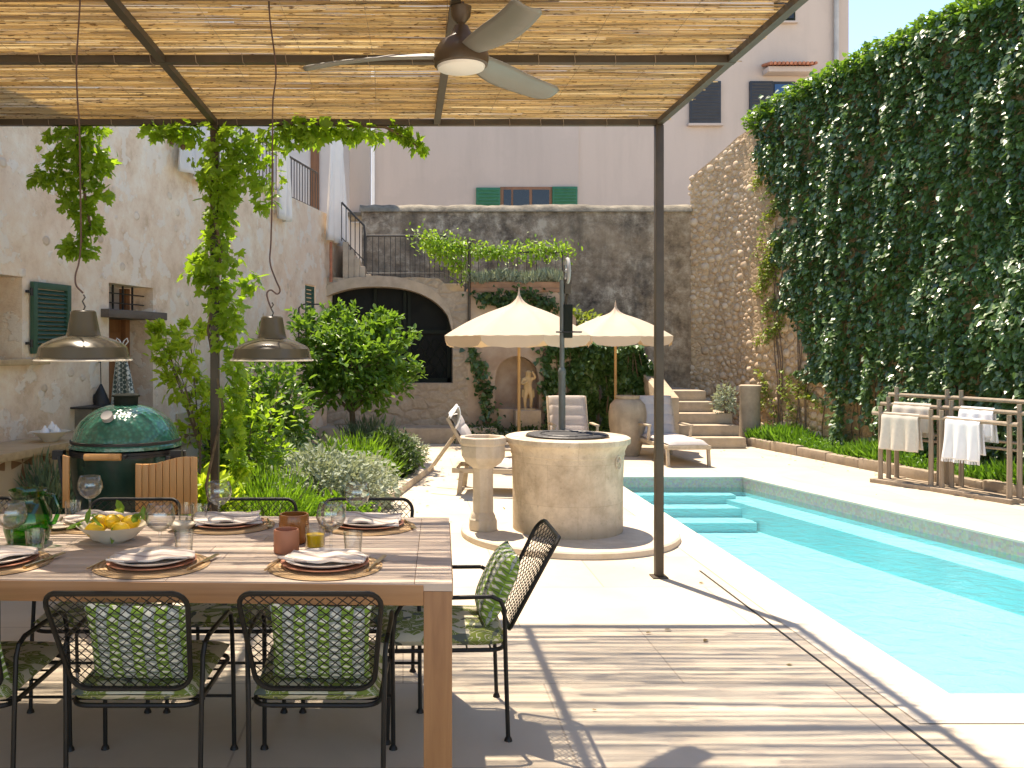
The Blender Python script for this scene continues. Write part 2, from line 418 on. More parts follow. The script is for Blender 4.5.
M['pillow'] = pillowmat(); M['floral'] = floralmat()
def napkinmat():
    t = NT('striped_napkin')
    sp = t.node('ShaderNodeSeparateXYZ'); t.link(t.coord(rot=(0, 0, .2)), sp.inputs[0])
    f = t.math('FRACT', t.math('ADD', t.math('MULTIPLY', sp.outputs[1], 1/.045), 30.0))
    t.col(t.mix(t.math('GREATER_THAN', f, .78), (.68, .61, .54), (.40, .32, .28))); t.set(Roughness=.95)
    t.bump(t.noise(220, 2), .3, .002); return t.m
M['napkin'] = napkinmat()
def strawmat():
    t = NT('woven_straw')
    v = t.coord(); ln = t.node('ShaderNodeVectorMath'); ln.operation = 'LENGTH'; t.link(v, ln.inputs[0])
    s = t.math('SINE', t.math('MULTIPLY', ln.outputs['Value'], 420.0))
    t.col(t.mix(t.math('MULTIPLY', t.math('ADD', s, 1.0), .5), (.33, .20, .09), (.56, .38, .20))); t.set(Roughness=.8); t.bump(s, .5, .002); return t.m
M['mat_straw'] = strawmat()
def towelcheck():
    t = NT('patterned_tea_towel')
    c = t.node('ShaderNodeTexChecker'); t.link(t.coord(rot=(0, .785, 0)), c.inputs[0]); c.inputs['Scale'].default_value = 34
    c.inputs[1].default_value = (.60, .60, .52, 1); c.inputs[2].default_value = (.10, .13, .11, 1)
    t.col(c.outputs[0]); t.set(Roughness=.9); return t.m
M['teatowel'] = towelcheck()
def eggmat():
    t = NT('dimpled_green_glaze')
    d = t.voro(42, t.coord()); t.col(t.ramp(d, [(.0, (.035, .22, .145)), (.6, (.02, .12, .08))])); t.set(Roughness=.22)
    t.p.inputs['Coat Weight'].default_value = .6
    t.bump(d, .6, -.006); return t.m
M['egg'] = eggmat(); M['eggdark'] = simple('dark_green_glaze', (.008, .035, .022), .25, .2, 20, .3, 60, .002)
def tilepanel():
    t = NT('petal_tiles')
    sp = t.node('ShaderNodeSeparateXYZ'); t.link(t.coord(), sp.inputs[0])
    k = 1/.30
    y = t.math('SUBTRACT', t.math('FRACT', t.math('ADD', t.math('MULTIPLY', sp.outputs[1], k), 20.5)), .5)
    z = t.math('SUBTRACT', t.math('FRACT', t.math('ADD', t.math('MULTIPLY', sp.outputs[2], k), 20.2)), .5)
    an = t.math('ARCTAN2', z, y); r = t.math('SQRT', t.math('ADD', t.math('MULTIPLY', y, y), t.math('MULTIPLY', z, z)))
    pet = t.math('MULTIPLY', t.math('GREATER_THAN', t.math('COSINE', t.math('MULTIPLY', an, 4.0)), t.math('ADD', .2, t.math('MULTIPLY', r, .8))), t.math('LESS_THAN', r, .40))
    t.col(t.mix(pet, (.52, .40, .25), (.24, .12, .05))); t.set(Roughness=.6); return t.m
M['tilepanel'] = tilepanel()
def mosaic():
    t = NT('pool_mosaic')
    c = t.voro(45, t.coord(), out='Color', rnd=.4); t.col(t.mix(.2, (.42, .33, .28), t.mix(1.0, c, (.6, .6, .5), 'MULTIPLY'))); t.set(Roughness=.4); return t.m
M['mosaic'] = mosaic()
def watermat():
    t = NT('pool_water'); t.t.nodes.remove(t.p)
    tr = t.node('ShaderNodeBsdfTransparent'); tr.inputs[0].default_value = (.72, .93, .96, 1)
    gl = t.node('ShaderNodeBsdfGlossy'); gl.inputs['Roughness'].default_value = .02
    fr = t.node('ShaderNodeFresnel'); fr.inputs[0].default_value = 1.33
    b = t.node('ShaderNodeBump'); b.inputs['Strength'].default_value = .6; b.inputs['Distance'].default_value = .04
    t.link(t.noise(6.5, 4, .55, None, .9), b.inputs['Height']); t.link(b.outputs[0], gl.inputs['Normal']); t.link(b.outputs[0], fr.inputs['Normal'])
    mx = t.node('ShaderNodeMixShader'); t.link(fr.outputs[0], mx.inputs[0])
    t.link(tr.outputs[0], mx.inputs[1]); t.link(gl.outputs[0], mx.inputs[2]); t.link(mx.outputs[0], t.out.inputs[0])
    return t.m
M['water'] = watermat()
M['ivy'] = leafmat('ivy_leaf', (.012, .045, .006), (.13, .24, .07), .36, .2, .8)
M['vine'] = leafmat('vine_leaf', (.10, .21, .012), (.28, .44, .045), .45, .5)
M['lime'] = leafmat('lime_leaf', (.20, .33, .02), (.42, .54, .06), .5, .55)
M['citrus'] = leafmat('citrus_leaf', (.045, .12, .012), (.17, .31, .04), .35, .4, .7)
M['silver'] = leafmat('silver_leaf', (.20, .25, .18), (.38, .43, .33), .7, .2)
M['lavender'] = leafmat('lavender_leaf', (.10, .16, .08), (.20, .27, .16), .7, .2)
M['bushg'] = leafmat('bush_leaf', (.07, .17, .01), (.18, .34, .03), .5, .45)
M['darkbush'] = leafmat('dark_bush_leaf', (.025, .06, .015), (.07, .13, .03), .5, .25)
M['grass'] = leafmat('grass_blade', (.05, .15, .015), (.14, .30, .03), .5, .4)
M['ygreen'] = leafmat('yellow_green_leaf', (.14, .20, .02), (.25, .32, .05), .5, .35)

def wellmat():
    t = NT('well_blocks'); base = (.66, .56, .44)
    sp = t.node('ShaderNodeSeparateXYZ'); t.link(t.coord(), sp.inputs[0])
    an = t.math('MULTIPLY', t.math('ARCTAN2', sp.outputs[1], sp.outputs[0]), .44)
    cb = t.node('ShaderNodeCombineXYZ'); t.link(an, cb.inputs[0]); t.link(t.math('ADD', sp.outputs[2], .07), cb.inputs[1])
    br = t.node('ShaderNodeTexBrick'); t.link(cb.outputs[0], br.inputs['Vector']); br.inputs['Scale'].default_value = 1
    br.inputs['Brick Width'].default_value = .46; br.inputs['Row Height'].default_value = .31; br.inputs['Mortar Size'].default_value = .0035; br.inputs['Mortar Smooth'].default_value = .4
    br.inputs['Color1'].default_value = (.68, .58, .455, 1); br.inputs['Color2'].default_value = (.64, .54, .42, 1); br.inputs['Mortar'].default_value = (.58, .485, .37, 1)
    n = t.noise(6, 9, .7); f = t.noise(38, 7, .75); s = t.noise(1.3, 6, .7, t.coord((4.5, 4.5, .8)))
    c = t.mix(1.0, br.outputs[0], t.ramp(n, [(.32, (.66, .62, .56)), (.6, (1.05, 1.03, 1.0))]), 'MULTIPLY')
    c = t.mix(t.ramp(s, [(.48, 0.0), (.68, .5)]), c, (.44, .34, .22))
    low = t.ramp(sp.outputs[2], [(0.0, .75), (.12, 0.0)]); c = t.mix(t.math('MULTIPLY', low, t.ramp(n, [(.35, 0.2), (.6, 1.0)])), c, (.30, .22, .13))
    c = t.mix(t.ramp(f, [(.58, 0.0), (.70, .7)]), c, (.30, .24, .17))
    t.col(c); t.set(Roughness=.9); b = t.bump(n, .5, .02); b = t.bump(br.outputs['Fac'], .25, -.004, b); t.bump(f, .7, .006, b)
    return t.m
M['wellblocks'] = wellmat()
M['dryleaf'] = leafmat('dry_leaf', (.12, .07, .02), (.30, .22, .06), .7, .1)
# ------------------------------------------------------------ foliage
SH = {
 'oval': ([(0,0,0),(.3,-.23,.07),(.7,-.2,.05),(1,0,-.05),(.7,.2,.05),(.3,.23,.07)], [(0,1,2,3),(0,3,4,5)]),
 'lobed': ([(0,0,0),(-.05,-.38,.06),(.3,-.52,.03),(.4,-.26,.06),(.72,-.36,-.02),(.7,-.13,.03),(1,0,-.1),(.7,.13,.03),(.72,.36,-.02),(.4,.26,.06),(.3,.52,.03),(-.05,.38,.06)], [(0,1,2,3,4,5,6),(0,6,7,8,9,10,11)]),
 'ivy': ([(0,0,0),(0,-.42,.08),(.45,-.38,.02),(1,0,-.12),(.45,.38,.02),(0,.42,.08)], [(0,1,2,3),(0,3,4,5)]),
 'blade': ([(0,-.05,0),(0,.05,0),(.55,.045,.06),(.55,-.045,.06),(1,0,-.08)], [(0,3,2,1),(3,4,2)]),
}
def unit(a):
    a = np.asarray(a, float); return a/np.maximum(np.linalg.norm(a, axis=-1, keepdims=True), 1e-9)
def leaves(mb, pts, tips, nrm, size, shape='oval'):
    T, Fc = SH[shape]; T = np.array(T)
    pts = np.asarray(pts, float); N = len(pts)
    if N == 0: return
    t = unit(tips); n = np.asarray(nrm, float); n = unit(n-t*(n*t).sum(1, keepdims=True)); b = np.cross(n, t)
    size = np.broadcast_to(np.asarray(size, float).reshape(-1, 1, 1) if np.ndim(size) else size, (N, 1, 1))
    V = pts[:, None, :]+size*(T[None, :, 0:1]*t[:, None, :]+T[None, :, 1:2]*b[:, None, :]+T[None, :, 2:3]*n[:, None, :])
    k = len(T); vs = V.reshape(-1, 3)
    base = mb.n; mb.v.extend(map(tuple, vs.tolist())); mb.n += len(vs)
    for i in range(N):
        o = base+i*k
        for f in Fc: mb.f.append(tuple(o+q for q in f))
def rnd(n, s=1.0): return RNG.normal(0, s, (n, 3))
def blob_points(n, c, r, shell=.55, clump=.35, seed=0, zmin=-.9):
    """points in an uneven ellipsoid; noise opens gaps and pushes clumps outward"""
    out = []; nr = []; c = np.array(c); r = np.array(r); tries = 0
    while len(out) < n and tries < n*12:
        tries += 1
        d = RNG.normal(0, 1, 3); d /= np.linalg.norm(d)
        if d[2] < zmin: continue
        q = noise.noise(Vector(d*2.3+seed*7.1)); q2 = noise.noise(Vector(d*6.1+seed*3.7))
        if q2 < -.28 and RNG.random() < .8: continue
        rr = (shell+(1-shell)*RNG.random()**.6)*(1+clump*q*1.4+clump*.6*q2)
        out.append(c+d*r*rr); nr.append(d)
    return np.array(out), np.array(nr)
def bush(name, label, cat, c, r, n, size, mat, shape='oval', up=.4, seed=0, group=None, stems=5, spiky=False, stemmat='bark', trunk=None, zmin=-.35):
    """c = ground point; r = (rx, ry, height)"""
    root = thing(name, label, cat, c, group=group)
    cc = (c[0], c[1], c[2]+r[2]*.42)
    p, d = blob_points(n, cc, (r[0], r[1], r[2]*.6), .25, .35, seed, zmin=-.75)
    p[:, 2] = np.maximum(p[:, 2], c[2]+.01)
    m = MB()
    if spiky:
        t = d*np.array([.8, .8, .5])+np.array([0, 0, .9])+rnd(len(p), .25); leaves(m, p, t, d+rnd(len(p), .6), RNG.uniform(.6, 1.3, len(p))*size, shape)
    else:
        t = d*.8+np.array([0, 0, up-.5])+rnd(len(p), .5); leaves(m, p, t, d*.5+np.array([0, 0, .9])+rnd(len(p), .45), RNG.uniform(.6, 1.3, len(p))*size, shape)
    m.build('foliage', M[mat], root)
    s = MB()
    for k in range(stems):
        a = 2*PI*k/stems+seed; e = (c[0]+math.cos(a)*r[0]*.6, c[1]+math.sin(a)*r[1]*.6, c[2]+r[2]*.75)
        mid = (c[0]+math.cos(a)*r[0]*.2, c[1]+math.sin(a)*r[1]*.2, c[2]+r[2]*.4)
        s.tube([(c[0]+.02*math.cos(a), c[1]+.02*math.sin(a), c[2]-.02), mid, e], [.011, .008, .003], 5)
    s.build('stem', M[stemmat], root)
    return root

# ------------------------------------------------------------ camera, sky, sun
cam = bpy.data.cameras.new('camera'); co = bpy.data.objects.new('camera', cam); COL.objects.link(co)
co.location = (0, 0, H); co.rotation_euler = (PI/2, 0, 0)
cam.sensor_width = 36; cam.sensor_fit = 'HORIZONTAL'; cam.lens = 36*F/1024
cam.shift_x = (512-PX)/1024; cam.shift_y = -(384-PY)/1024
cam.clip_start = .05; cam.clip_end = 500
scene.camera = co
SUN = Vector((-.44, 1.02, 2.93)).normalized()
w = bpy.data.worlds.new('World'); scene.world = w; w.use_nodes = True
nt = w.node_tree; bg = nt.nodes['Background']
sky = nt.nodes.new('ShaderNodeTexSky'); sky.sky_type = 'NISHITA'; sky.sun_disc = False
sky.sun_elevation = math.asin(SUN.z); sky.sun_rotation = math.atan2(SUN.x, SUN.y) % (2*PI)
sky.altitude = 2500; sky.air_density = 1.0; sky.dust_density = .25; sky.ozone_density = 3.0
nt.links.new(sky.outputs[0], bg.inputs[0]); bg.inputs[1].default_value = .15
sl = bpy.data.lights.new('sun', 'SUN'); sl.energy = 3.3; sl.angle = R(.55); sl.color = (1, .95, .87)
so = bpy.data.objects.new('sun', sl); COL.objects.link(so); so.location = (-4, 10, 28)
so.rotation_euler = (-SUN).to_track_quat('-Z', 'Y').to_euler()
vs_ = scene.view_settings; vs_.view_transform = 'Standard'; vs_.look = 'None'; vs_.exposure = 1.55; vs_.gamma = 1
vs_.use_curve_mapping = False
vs_.use_white_balance = True; vs_.white_balance_temperature = 7700; vs_.white_balance_tint = 13

# ------------------------------------------------------------ ground, pool
PRX = lambda Y: 6.507-.255*Y           # right edge of the pool
PL, PN, PF = 2.35, 3.87, 10.3
m = MB()
B = 60
m.add([(-B,-B,0),(PL,-B,0),(PL,PN,0),(PL,PF,0),(PL,B,0),(-B,B,0)], [(0,1,2,3,4,5)])
m.add([(PL,-B,0),(B,-B,0),(B,PN,0),(PRX(PN),PN,0),(PL,PN,0)], [(0,1,2,3,4)])
m.add([(PL,PF,0),(PRX(PF),PF,0),(B,PF,0),(B,B,0),(PL,B,0)], [(0,1,2,3,4)])
m.add([(PRX(PN),PN,0),(B,PN,0),(B,PF,0),(PRX(PF),PF,0)], [(0,1,2,3)])
struct(m, 'ground', M['floor'], local=True)
# coping stones round the pool, a thin sheet above the flags
m = MB(); cw = .30
def quad(m, a, b, c, d, z=.004): m.add([(*a, z), (*b, z), (*c, z), (*d, z)], [(0,1,2,3)])
o_ = [(PL-cw, PN-cw), (PRX(PN)+cw, PN-cw), (PRX(PF)+cw, PF+cw), (PL-cw, PF+cw)]
i_ = [(PL, PN), (PRX(PN), PN), (PRX(PF), PF), (PL, PF)]
for k in range(4): quad(m, o_[k], o_[(k+1) % 4], i_[(k+1) % 4], i_[k])
for k in range(4):
    a, b = i_[k], i_[(k+1) % 4]; m.add([(*a, .004), (*b, .004), (*b, -.012), (*a, -.012)], [(0,1,2,3)])
struct(m, 'pool_coping', M['coping'])
m = MB()
for k in range(4):
    a, b = i_[k], i_[(k+1) % 4]; m.add([(*a, -.012), (*b, -.012), (*b, -.17), (*a, -.17)], [(0,1,2,3)])
struct(m, 'waterline_tiles', M['mosaic'])
m = MB(); FZ = -.46; LZ = -.21; lw = .34
quad(m, i_[0], i_[1], i_[2], i_[3], FZ)
for k in range(4):
    a, b = i_[k], i_[(k+1) % 4]; m.add([(*a, -.17), (*b, -.17), (*b, FZ), (*a, FZ)], [(0,1,2,3)])
# bench along the far right wall
pts = [(PRX(PN)-.001, PN+.001), (PRX(PF)-.001, PF-.001), (PRX(PF)-lw, PF-.001), (PRX(PN)-lw, PN+.001)]
m.prism([pts[0], pts[1], pts[2], pts[3]], FZ-.01, LZ)
for yy, z in ((10.06, -.17), (9.78, -.265), (9.46, -.36)):
    m.prism([(PL+.001, yy), (3.72, yy), (3.72, PF-.002-z*.001), (PL+.001, PF-.002-z*.001)], FZ-.01-z*.01, z)
struct(m, 'pool_basin', M['pool'])
m = MB(); quad(m, *[(x, y) for x, y in i_], -.12); struct(m, 'pool_water', M['water'])
# narrow slot drain and joints
m = MB(); m.bx(1.973, 1.984, 2.2, 6.0, .0015, .004); struct(m, 'slot_drain', M['black'])

# ------------------------------------------------------------ left house
def HX(Y): return -1.21-.23*(14.3-Y)
hn = Vector((1, -.23, 0)).normalized()
def W(Y, d, z): return (HX(Y)+hn.x*d, Y+hn.y*d, z)
def Yof(px, ): return 4.499/((PX-px)/F+.23)
def wallseg(m, Wf, s0, s1, a0, a1, b0, b1, d0, d1, capL=True, capR=True):
    v = [Wf(s0,d0,a0), Wf(s1,d0,b0), Wf(s1,d0,b1), Wf(s0,d0,a1), Wf(s0,d1,a0), Wf(s1,d1,b0), Wf(s1,d1,b1), Wf(s0,d1,a1)]
    f = [(0,3,2,1), (4,5,6,7), (0,1,5,4), (3,7,6,2)]
    if capL: f.append((0,4,7,3))
    if capR: f.append((1,2,6,5))
    m.add(v, f)
house = thing('village_house', 'old house on the left with patchy beige plaster, a deep doorway and a balcony', 'house', (HX(8), 8, 0))
m = MB()
Y0, Yw0, Yw1 = -2.0, 5.9, 6.89; Yd0, Yd1 = 8.08, 8.86; Yh = 9.98; Yg0, Yg1, Ye = 13.28, 13.75, 15.4
TH = 7.5; D0 = -.5
S = lambda a, b, z0, z1, **k: wallseg(m, W, a, b, z0, z1, z0, z1, D0, 0, **k)
S(Y0, Yw0, 0, TH); S(Yw0, Yw1, 0, 1.40, capL=0, capR=0); S(Yw0, Yw1, 2.03, TH, capL=0, capR=0)
S(Yw1, Yd0, 0, TH); S(Yd0, Yd1, 2.07, TH, capL=0, capR=0); S(Yd1, Yh, 0, TH)
S(Yh, Yg0, 0, 3.6, capL=0); S(Yg0, Yg1, 0, 1.5, capL=0, capR=0); S(Yg0, Yg1, 2.42, 3.6, capL=0, capR=0); S(Yg1, Ye, 0, 3.6)
m.build('wall', M['house'], house)
m = MB()   # recessed loggia wall behind the balcony and the end wall
wallseg(m, W, Yh+.01, 19.0, 3.55, 7.5, 3.55, 7.5, -2.0, -1.7)
m.bx(-3.4, -.98, 17.0, 17.3, 2.6, 8.0); m.bx(-.98, -.50, 17.0, 17.3, 2.6, 3.84)
m.build('loggia_wall', M['offwhite'], house)
m = MB(); wallseg(m, W, Yh+.01, 15.4, 3.45, 3.55, 3.45, 3.55, -1.7, -.5); m.build('balcony_floor', M['stonebase'], house)
m = MB(); m.bx(-1.74, -1.58, 16.93, 17.0, 3.5, 7.0); m.build('door_jamb', M['doorwood'], house, bevel=.01)
m = MB(); m.bx(-.97, -.60, 16.3, 16.95, 3.92, 8.0); m.build('pilaster', M['pink'], house, bevel=.015)
m = MB(); m.bx(-1.0, -.56, 16.26, 17.0, 3.84, 3.92); m.build('pilaster_ledge', M['cap'], house, bevel=.01)
# window niche
fr = MB(); wallseg(fr, W, Yw0, Yw1, 1.40, 2.03, 1.40, 2.03, -.36, -.32); fr.build('window_pane', M['dark'], house)
fr = MB()
for a, b, z0, z1 in ((Yw0, Yw1, 1.41, 1.47), (Yw0, Yw1, 1.97, 2.02), (Yw1-.06, Yw1, 1.47, 1.97), (6.36, 6.42, 1.47, 1.97)): wallseg(fr, W, a, b, z0, z1, z0, z1, -.325, -.27)
fr.build('window_frame', M['doorwood'], house)
m = MB(); wallseg(m, W, Yw0-.1, Yw1+.25, 1.355, 1.402, 1.355, 1.402, -.34, .07); m.build('window_sill', M['palewood'], house, bevel=.008)
def shutter(name, Ya, Yb, z0, z1, d, label=None):
    f = MB(); t = .05
    for a, b, u, v in ((Ya, Ya+t, z0, z1), (Yb-t, Yb, z0, z1), (Ya+t, Yb-t, z0, z0+t), (Ya+t, Yb-t, z1-t, z1)): wallseg(f, W, a, b, u, v, u, v, d, d+.035)
    o = f.build('shutter', M['greenpaint'], house, bevel=.004)
    s = MB(); k = 13; hh = (z1-z0-2*t)/k
    for i in range(k):
        z = z0+t+hh*i
        v = [W(Ya+t, d+.032, z), W(Yb-t, d+.032, z), W(Yb-t, d+.006, z+hh*.78), W(Ya+t, d+.006, z+hh*.78), W(Ya+t, d+.024, z-.003), W(Yb-t, d+.024, z-.003), W(Yb-t, d-.000, z+hh*.75), W(Ya+t, d-.000, z+hh*.75)]
        s.add(v, [(0,1,2,3), (4,7,6,5), (0,4,5,1), (3,2,6,7), (0,3,7,4), (1,5,6,2)])
    s.build('louvre', M['greenpaint'], o)
    for z in (z0+.08, z1-.08): h = MB(); h.cyl(W(Ya-.01, d+.02, z-.03), W(Ya-.01, d+.02, z+.03), .012); h.box(W(Ya-.03, d+.01, z), (.03, .05, .02)); h.build('hinge', M['black'], o)
    return o
so_ = shutter('shutter', 6.965, 7.45, 1.44, 2.0, .012)
h = MB(); h.box(W(7.44, .06, 1.76), (.03, .025, .05)); h.build('latch', M['white'], so_, bevel=.004)
shutter('shutter', 13.30, 13.70, 1.52, 2.40, -.035)
# door
m = MB(); wallseg(m, W, Yd0+.02, Yd1-.02, .0, 1.76, .0, 1.76, -.32, -.27)
for z in (.15, .95): wallseg(m, W, Yd0+.14, Yd1-.16, z, z+.68, z, z+.68, -.275, -.255)
d_ = m.build('door', M['doorwood'], house, bevel=.004)
m = MB(); m.cyl(W(Yd1-.1, -.25, 1.0), W(Yd1-.1, -.2, 1.0), .012); m.tube([W(Yd1-.1, -.2, 1.0), W(Yd1-.2, -.2, 1.0)], .01); m.build('handle', M['black'], d_)
m = MB()
for a, b in ((Yd0, Yd0+.07), (Yd1-.13, Yd1-.05)): wallseg(m, W, a, b, 0, 2.06, 0, 2.06, -.34, -.22)
m.build('door_frame', M['doorwood'], house, bevel=.006)
m = MB(); wallseg(m, W, Yd0-.13, Yd1+.14, 1.755, 1.83, 1.755, 1.83, -.3, .08); m.build('lintel', M['darkwood'], house, bevel=.008)
m = MB(); wallseg(m, W, Yd0+.07, Yd1-.13, 1.83, 2.07, 1.83, 2.07, -.31, -.29); m.build('transom_pane', M['cushgrey'], house)
m = MB()
for k in range(4): y = Yd0+.09+k*.17; m.tube([W(y, -.12, 1.80), W(y, -.12, 2.075)], .011, 6)
for z in (1.90, 1.99): m.tube([W(Yd0-.0, -.1, z), W(Yd1+.0, -.1, z)], .006, 6)
m.build('window_bars', M['black'], house)
# wall tile plaque, hooks
m = MB(); wallseg(m, W, 9.32, 9.86, .46, .80, .46, .80, 0, .02)
tag(m.build('tile_plaque', M['tilepanel'], bevel=.004), 'framed patterned tile plaque low on the beige wall behind the lime coloured shrub', 'wall tile')
def sheet(label, Ya, Yb, zt, zb, d, folds=3, taper=.0, name='hanging_sheet'):
    def fn(u, v):
        q = .5+(u-.5)*(1-taper*(1-v)); Y = Ya+(Yb-Ya)*q
        dd = d+.035*math.sin(u*folds*2*PI+v)+.02*math.sin(u*11+v*3); return W(Y, dd, zt+(zb-zt)*v+.015*math.sin(u*7))
    m = MB(); m.grid(fn, 30, 16)
    tag(m.build(name, M['sheet'], smooth=True, solid=.006), label, 'sheet', 'white sheets hung along the balcony')
sheet('short white sheet hanging high on the beige wall left of the vine-wrapped post', 9.15, 9.93, 3.98, 3.29, .10)
sheet('narrow white sheet hanging beside the lamp cord before the balcony rail', 11.95, 12.4, 4.75, 3.2, .08, 2)
sheet('longest white sheet draped over the balcony at the head of the stairs', 13.95, 15.05, 4.95, 3.15, .10, 4, .35)
def railing(label, pts, hgt, gap, r=.008, low=.06, mat='steel_rail', knob=False, drop=None):
    """pts: list of 3D foot points; one baluster object each"""
    root = thing('iron_railing', label, 'railing', pts[0])
    m = MB(); top = [(p[0], p[1], p[2]+hgt) for p in pts]; m.tube(top, .016, 8)
    m.tube([(p[0], p[1], p[2]+low) for p in pts], .009, 6); m.build('handrail', M[mat], root, smooth=True)
    for a, b in zip(pts[:-1], pts[1:]):
        L = (Vector(b)-Vector(a)).length; n = max(1, int(L/gap))
        for k in range(n+1 if b is pts[-1] else n):
            q = Vector(a).lerp(Vector(b), k/n)
            m = MB(); m.tube([q, q+Vector((0, 0, hgt))], r, 5)
            if knob: m.lathe([(0, -.03), (.02, 0), (0, .03)], (q.x, q.y, q.z+hgt*.55), 6)
            m.build('baluster', M[mat], root)
    return root
railing('dark iron balcony rail between the white sheets on the house', [W(10.0, -.12, 3.6), W(12.2, -.12, 3.6), W(14.2, -.12, 3.6)], .63, .12)
m = MB(); m.tube([W(12.93, .03, 1.45), W(12.93, .03, 2.05)], .012, 6); m.tube([W(12.93, .03, 2.05), W(12.95, .10, 2.1), W(13.0, .34, 2.1), W(13.0, .40, 2.04), W(13.0, .40, 1.98)], .01, 6)
root = thing('wall_lamp', 'curved iron wall lamp on the house wall above the citrus tree', 'wall lamp', W(12.93, 0, 1.45)); m.build('bracket', M['black'], root, smooth=True)
m = MB(); m.lathe([(.02, .06), (.05, .03), (.09, -.02), (.085, -.025), (.045, .02), (.0, .05)], W(13.0, .40, 1.93), 16); m.build('lamp_shade', M['steel'], root, smooth=True)
for i, (px, y0, y1, Yv) in enumerate([(331, 242, 282, 14.25)]):
    a = P(px, y0, 14.2); b = P(px, y1, 14.2); m = MB(); m.cyl((a[0], a[1], b[2]), (a[0], a[1], a[2]), .025, n=10); tag(m.build('drain_pipe', M['tile_red'], smooth=True), 'short rusty drain pipe at the far corner of the house', 'pipe')

# ------------------------------------------------------------ arch wall with stairs and terrace
AY = 14.3
def AW(s, d, z): return (s, AY-d, z)
AT = 2.585
arch = thing('arched_wall', 'rubble stone wall with a wide dark glazed arch under the stairs', 'wall', (0, AY, 0))
m = MB()
ax0, ax1, azb = -1.32, .79, .91
def archz(x):
    c = -.42; hw = ax1-c; u = (x-c)/hw
    return 1.70+.74*math.sqrt(max(0, 1-abs(u)**2.3))
def top(x): return AT if x < .60 else (AT-(x-.60)/.12*.20 if x < .72 else 2.365)
N = 28; xs = [ax0+(ax1-ax0)*k/N for k in range(N+1)]
for a, b in zip(xs[:-1], xs[1:]):
    wallseg(m, AW, a, b, 0, azb, 0, azb, -.45, 0, False, False)
    wallseg(m, AW, a, b, archz(a), top(a)+.02*nz(a*3, 0), archz(b), top(b)+.02*nz(b*3, 0), -.45, 0, False, b is xs[-1])
wallseg(m, AW, ax1, 1.03, 0, top(.9), 0, top(.9), -.45, 0, True, True)
m.build('wall', M['arch_stone'], arch)
m = MB()    # smoother dressed band round the arch, following the curve
for a, b in zip(xs[:-1], xs[1:]):
    wallseg(m, AW, a, b, archz(a)+.004, archz(a)+.17+.03*nz(a*4, 2), archz(b)+.004, archz(b)+.17+.03*nz(b*4, 2), -.1, .022, a is xs[0], b is xs[-1])
m.build('arch_ring', M['step'], arch)
m = MB()
for a, b in zip(xs[:-1], xs[1:]): wallseg(m, AW, a, b, azb-.02, min(archz(a)+.06, top(a)-.05), azb-.02, min(archz(b)+.06, top(b)-.05), -.34, -.30, False, False)
m.build('glass_pane', M['interior'], arch)
m = MB()
for x in (-1.1, -.45, .03, .10, .74): m.bx(x-.025, x+.025, AY+.24, AY+.298, azb, archz(x) if x < .7 else 1.9)
m.bx(ax0, ax1, AY+.24, AY+.29, azb, azb+.07); m.bx(-1.2, ax1-.01, AY+.245, AY+.285, 1.70, 1.76)
f_ = m.build('window_frame', M['darkframe'], arch)
m = MB()
for k in range(-4, 6):
    for sg in (1, -1):
        x0 = .12+k*.16; pts = [(x0+sg*.0, 0), (x0+sg*.62*.62, .62)]
        a, b = pts; 
        lo, hi = .13, .71
        def cut(p, q):
            (xa, za), (xb, zb) = p, q; t0, t1 = 0, 1; dx = xb-xa
            ta, tb = (lo-xa)/dx, (hi-xa)/dx
            if ta > tb: ta, tb = tb, ta
            t0 = max(0, ta); t1 = min(1, tb)
            return None if t0 >= t1 else ((xa+dx*t0, za+(zb-za)*t0), (xa+dx*t1, za+(zb-za)*t1))
        c = cut(a, b)
        if c: m.tube([(c[0][0], AY+.25, 1.0+c[0][1]), (c[1][0], AY+.25, 1.0+c[1][1])], .007, 4)
m.build('lattice', M['darkframe'], f_)
m = MB(); m.box((-.2, AY-.2, .12), (3.3, .55, .24)); 
tag(m.build('stone_step', M['step'], bevel=.02), 'long low stone step along the foot of the arched wall', 'step')
# ochre wall with niche
ow = thing('ochre_wall', 'low ochre rendered wall with a statue niche between the arch and the ivy', 'wall', (1.8, AY, 0))
OX0, OX1 = 1.03, 2.75
nx0, nx1, nzb = 1.46, 2.16, .50
nc = (nx0+nx1)/2
def ntop(x): u = (x-nc)/((nx1-nx0)/2); return .98+.36*math.sqrt(max(0, 1-u*u))
def otop(x): return 2.355 if x < 2.45 else 2.355-(x-2.45)*1.4
m = MB(); wallseg(m, AW, OX0, nx0, 0, otop(0), 0, otop(0), -.5, 0, True, True)
xs2 = [nx0+(nx1-nx0)*k/16 for k in range(17)]
for a, b in zip(xs2[:-1], xs2[1:]):
    wallseg(m, AW, a, b, 0, nzb, 0, nzb, -.5, 0, False, False); wallseg(m, AW, a, b, ntop(a), otop(a), ntop(b), otop(b), -.5, 0, False, False)
    wallseg(m, AW, a, b, nzb, ntop(a), nzb, ntop(b), -.5, -.30, False, False)
wallseg(m, AW, nx1, 2.45, 0, 2.355, 0, 2.355, -.5, 0, True, False); wallseg(m, AW, 2.45, OX1, 0, 2.355, 0, otop(OX1), -.5, 0, False, True)
m.build('wall', M['orange'], ow)
m = MB(); m.bx(OX0, 2.5, AY-.03, AY+.3, 2.357, 2.42); m.build('coping', M['plantpot'], ow, bevel=.01)
m = MB(); m.bx(1.75, 2.15, AY-.32, AY-.02, 0, .50); tag(m.build('stone_plinth', M['step'], bevel=.02), 'rough stone block below the niche statue', 'stone block')
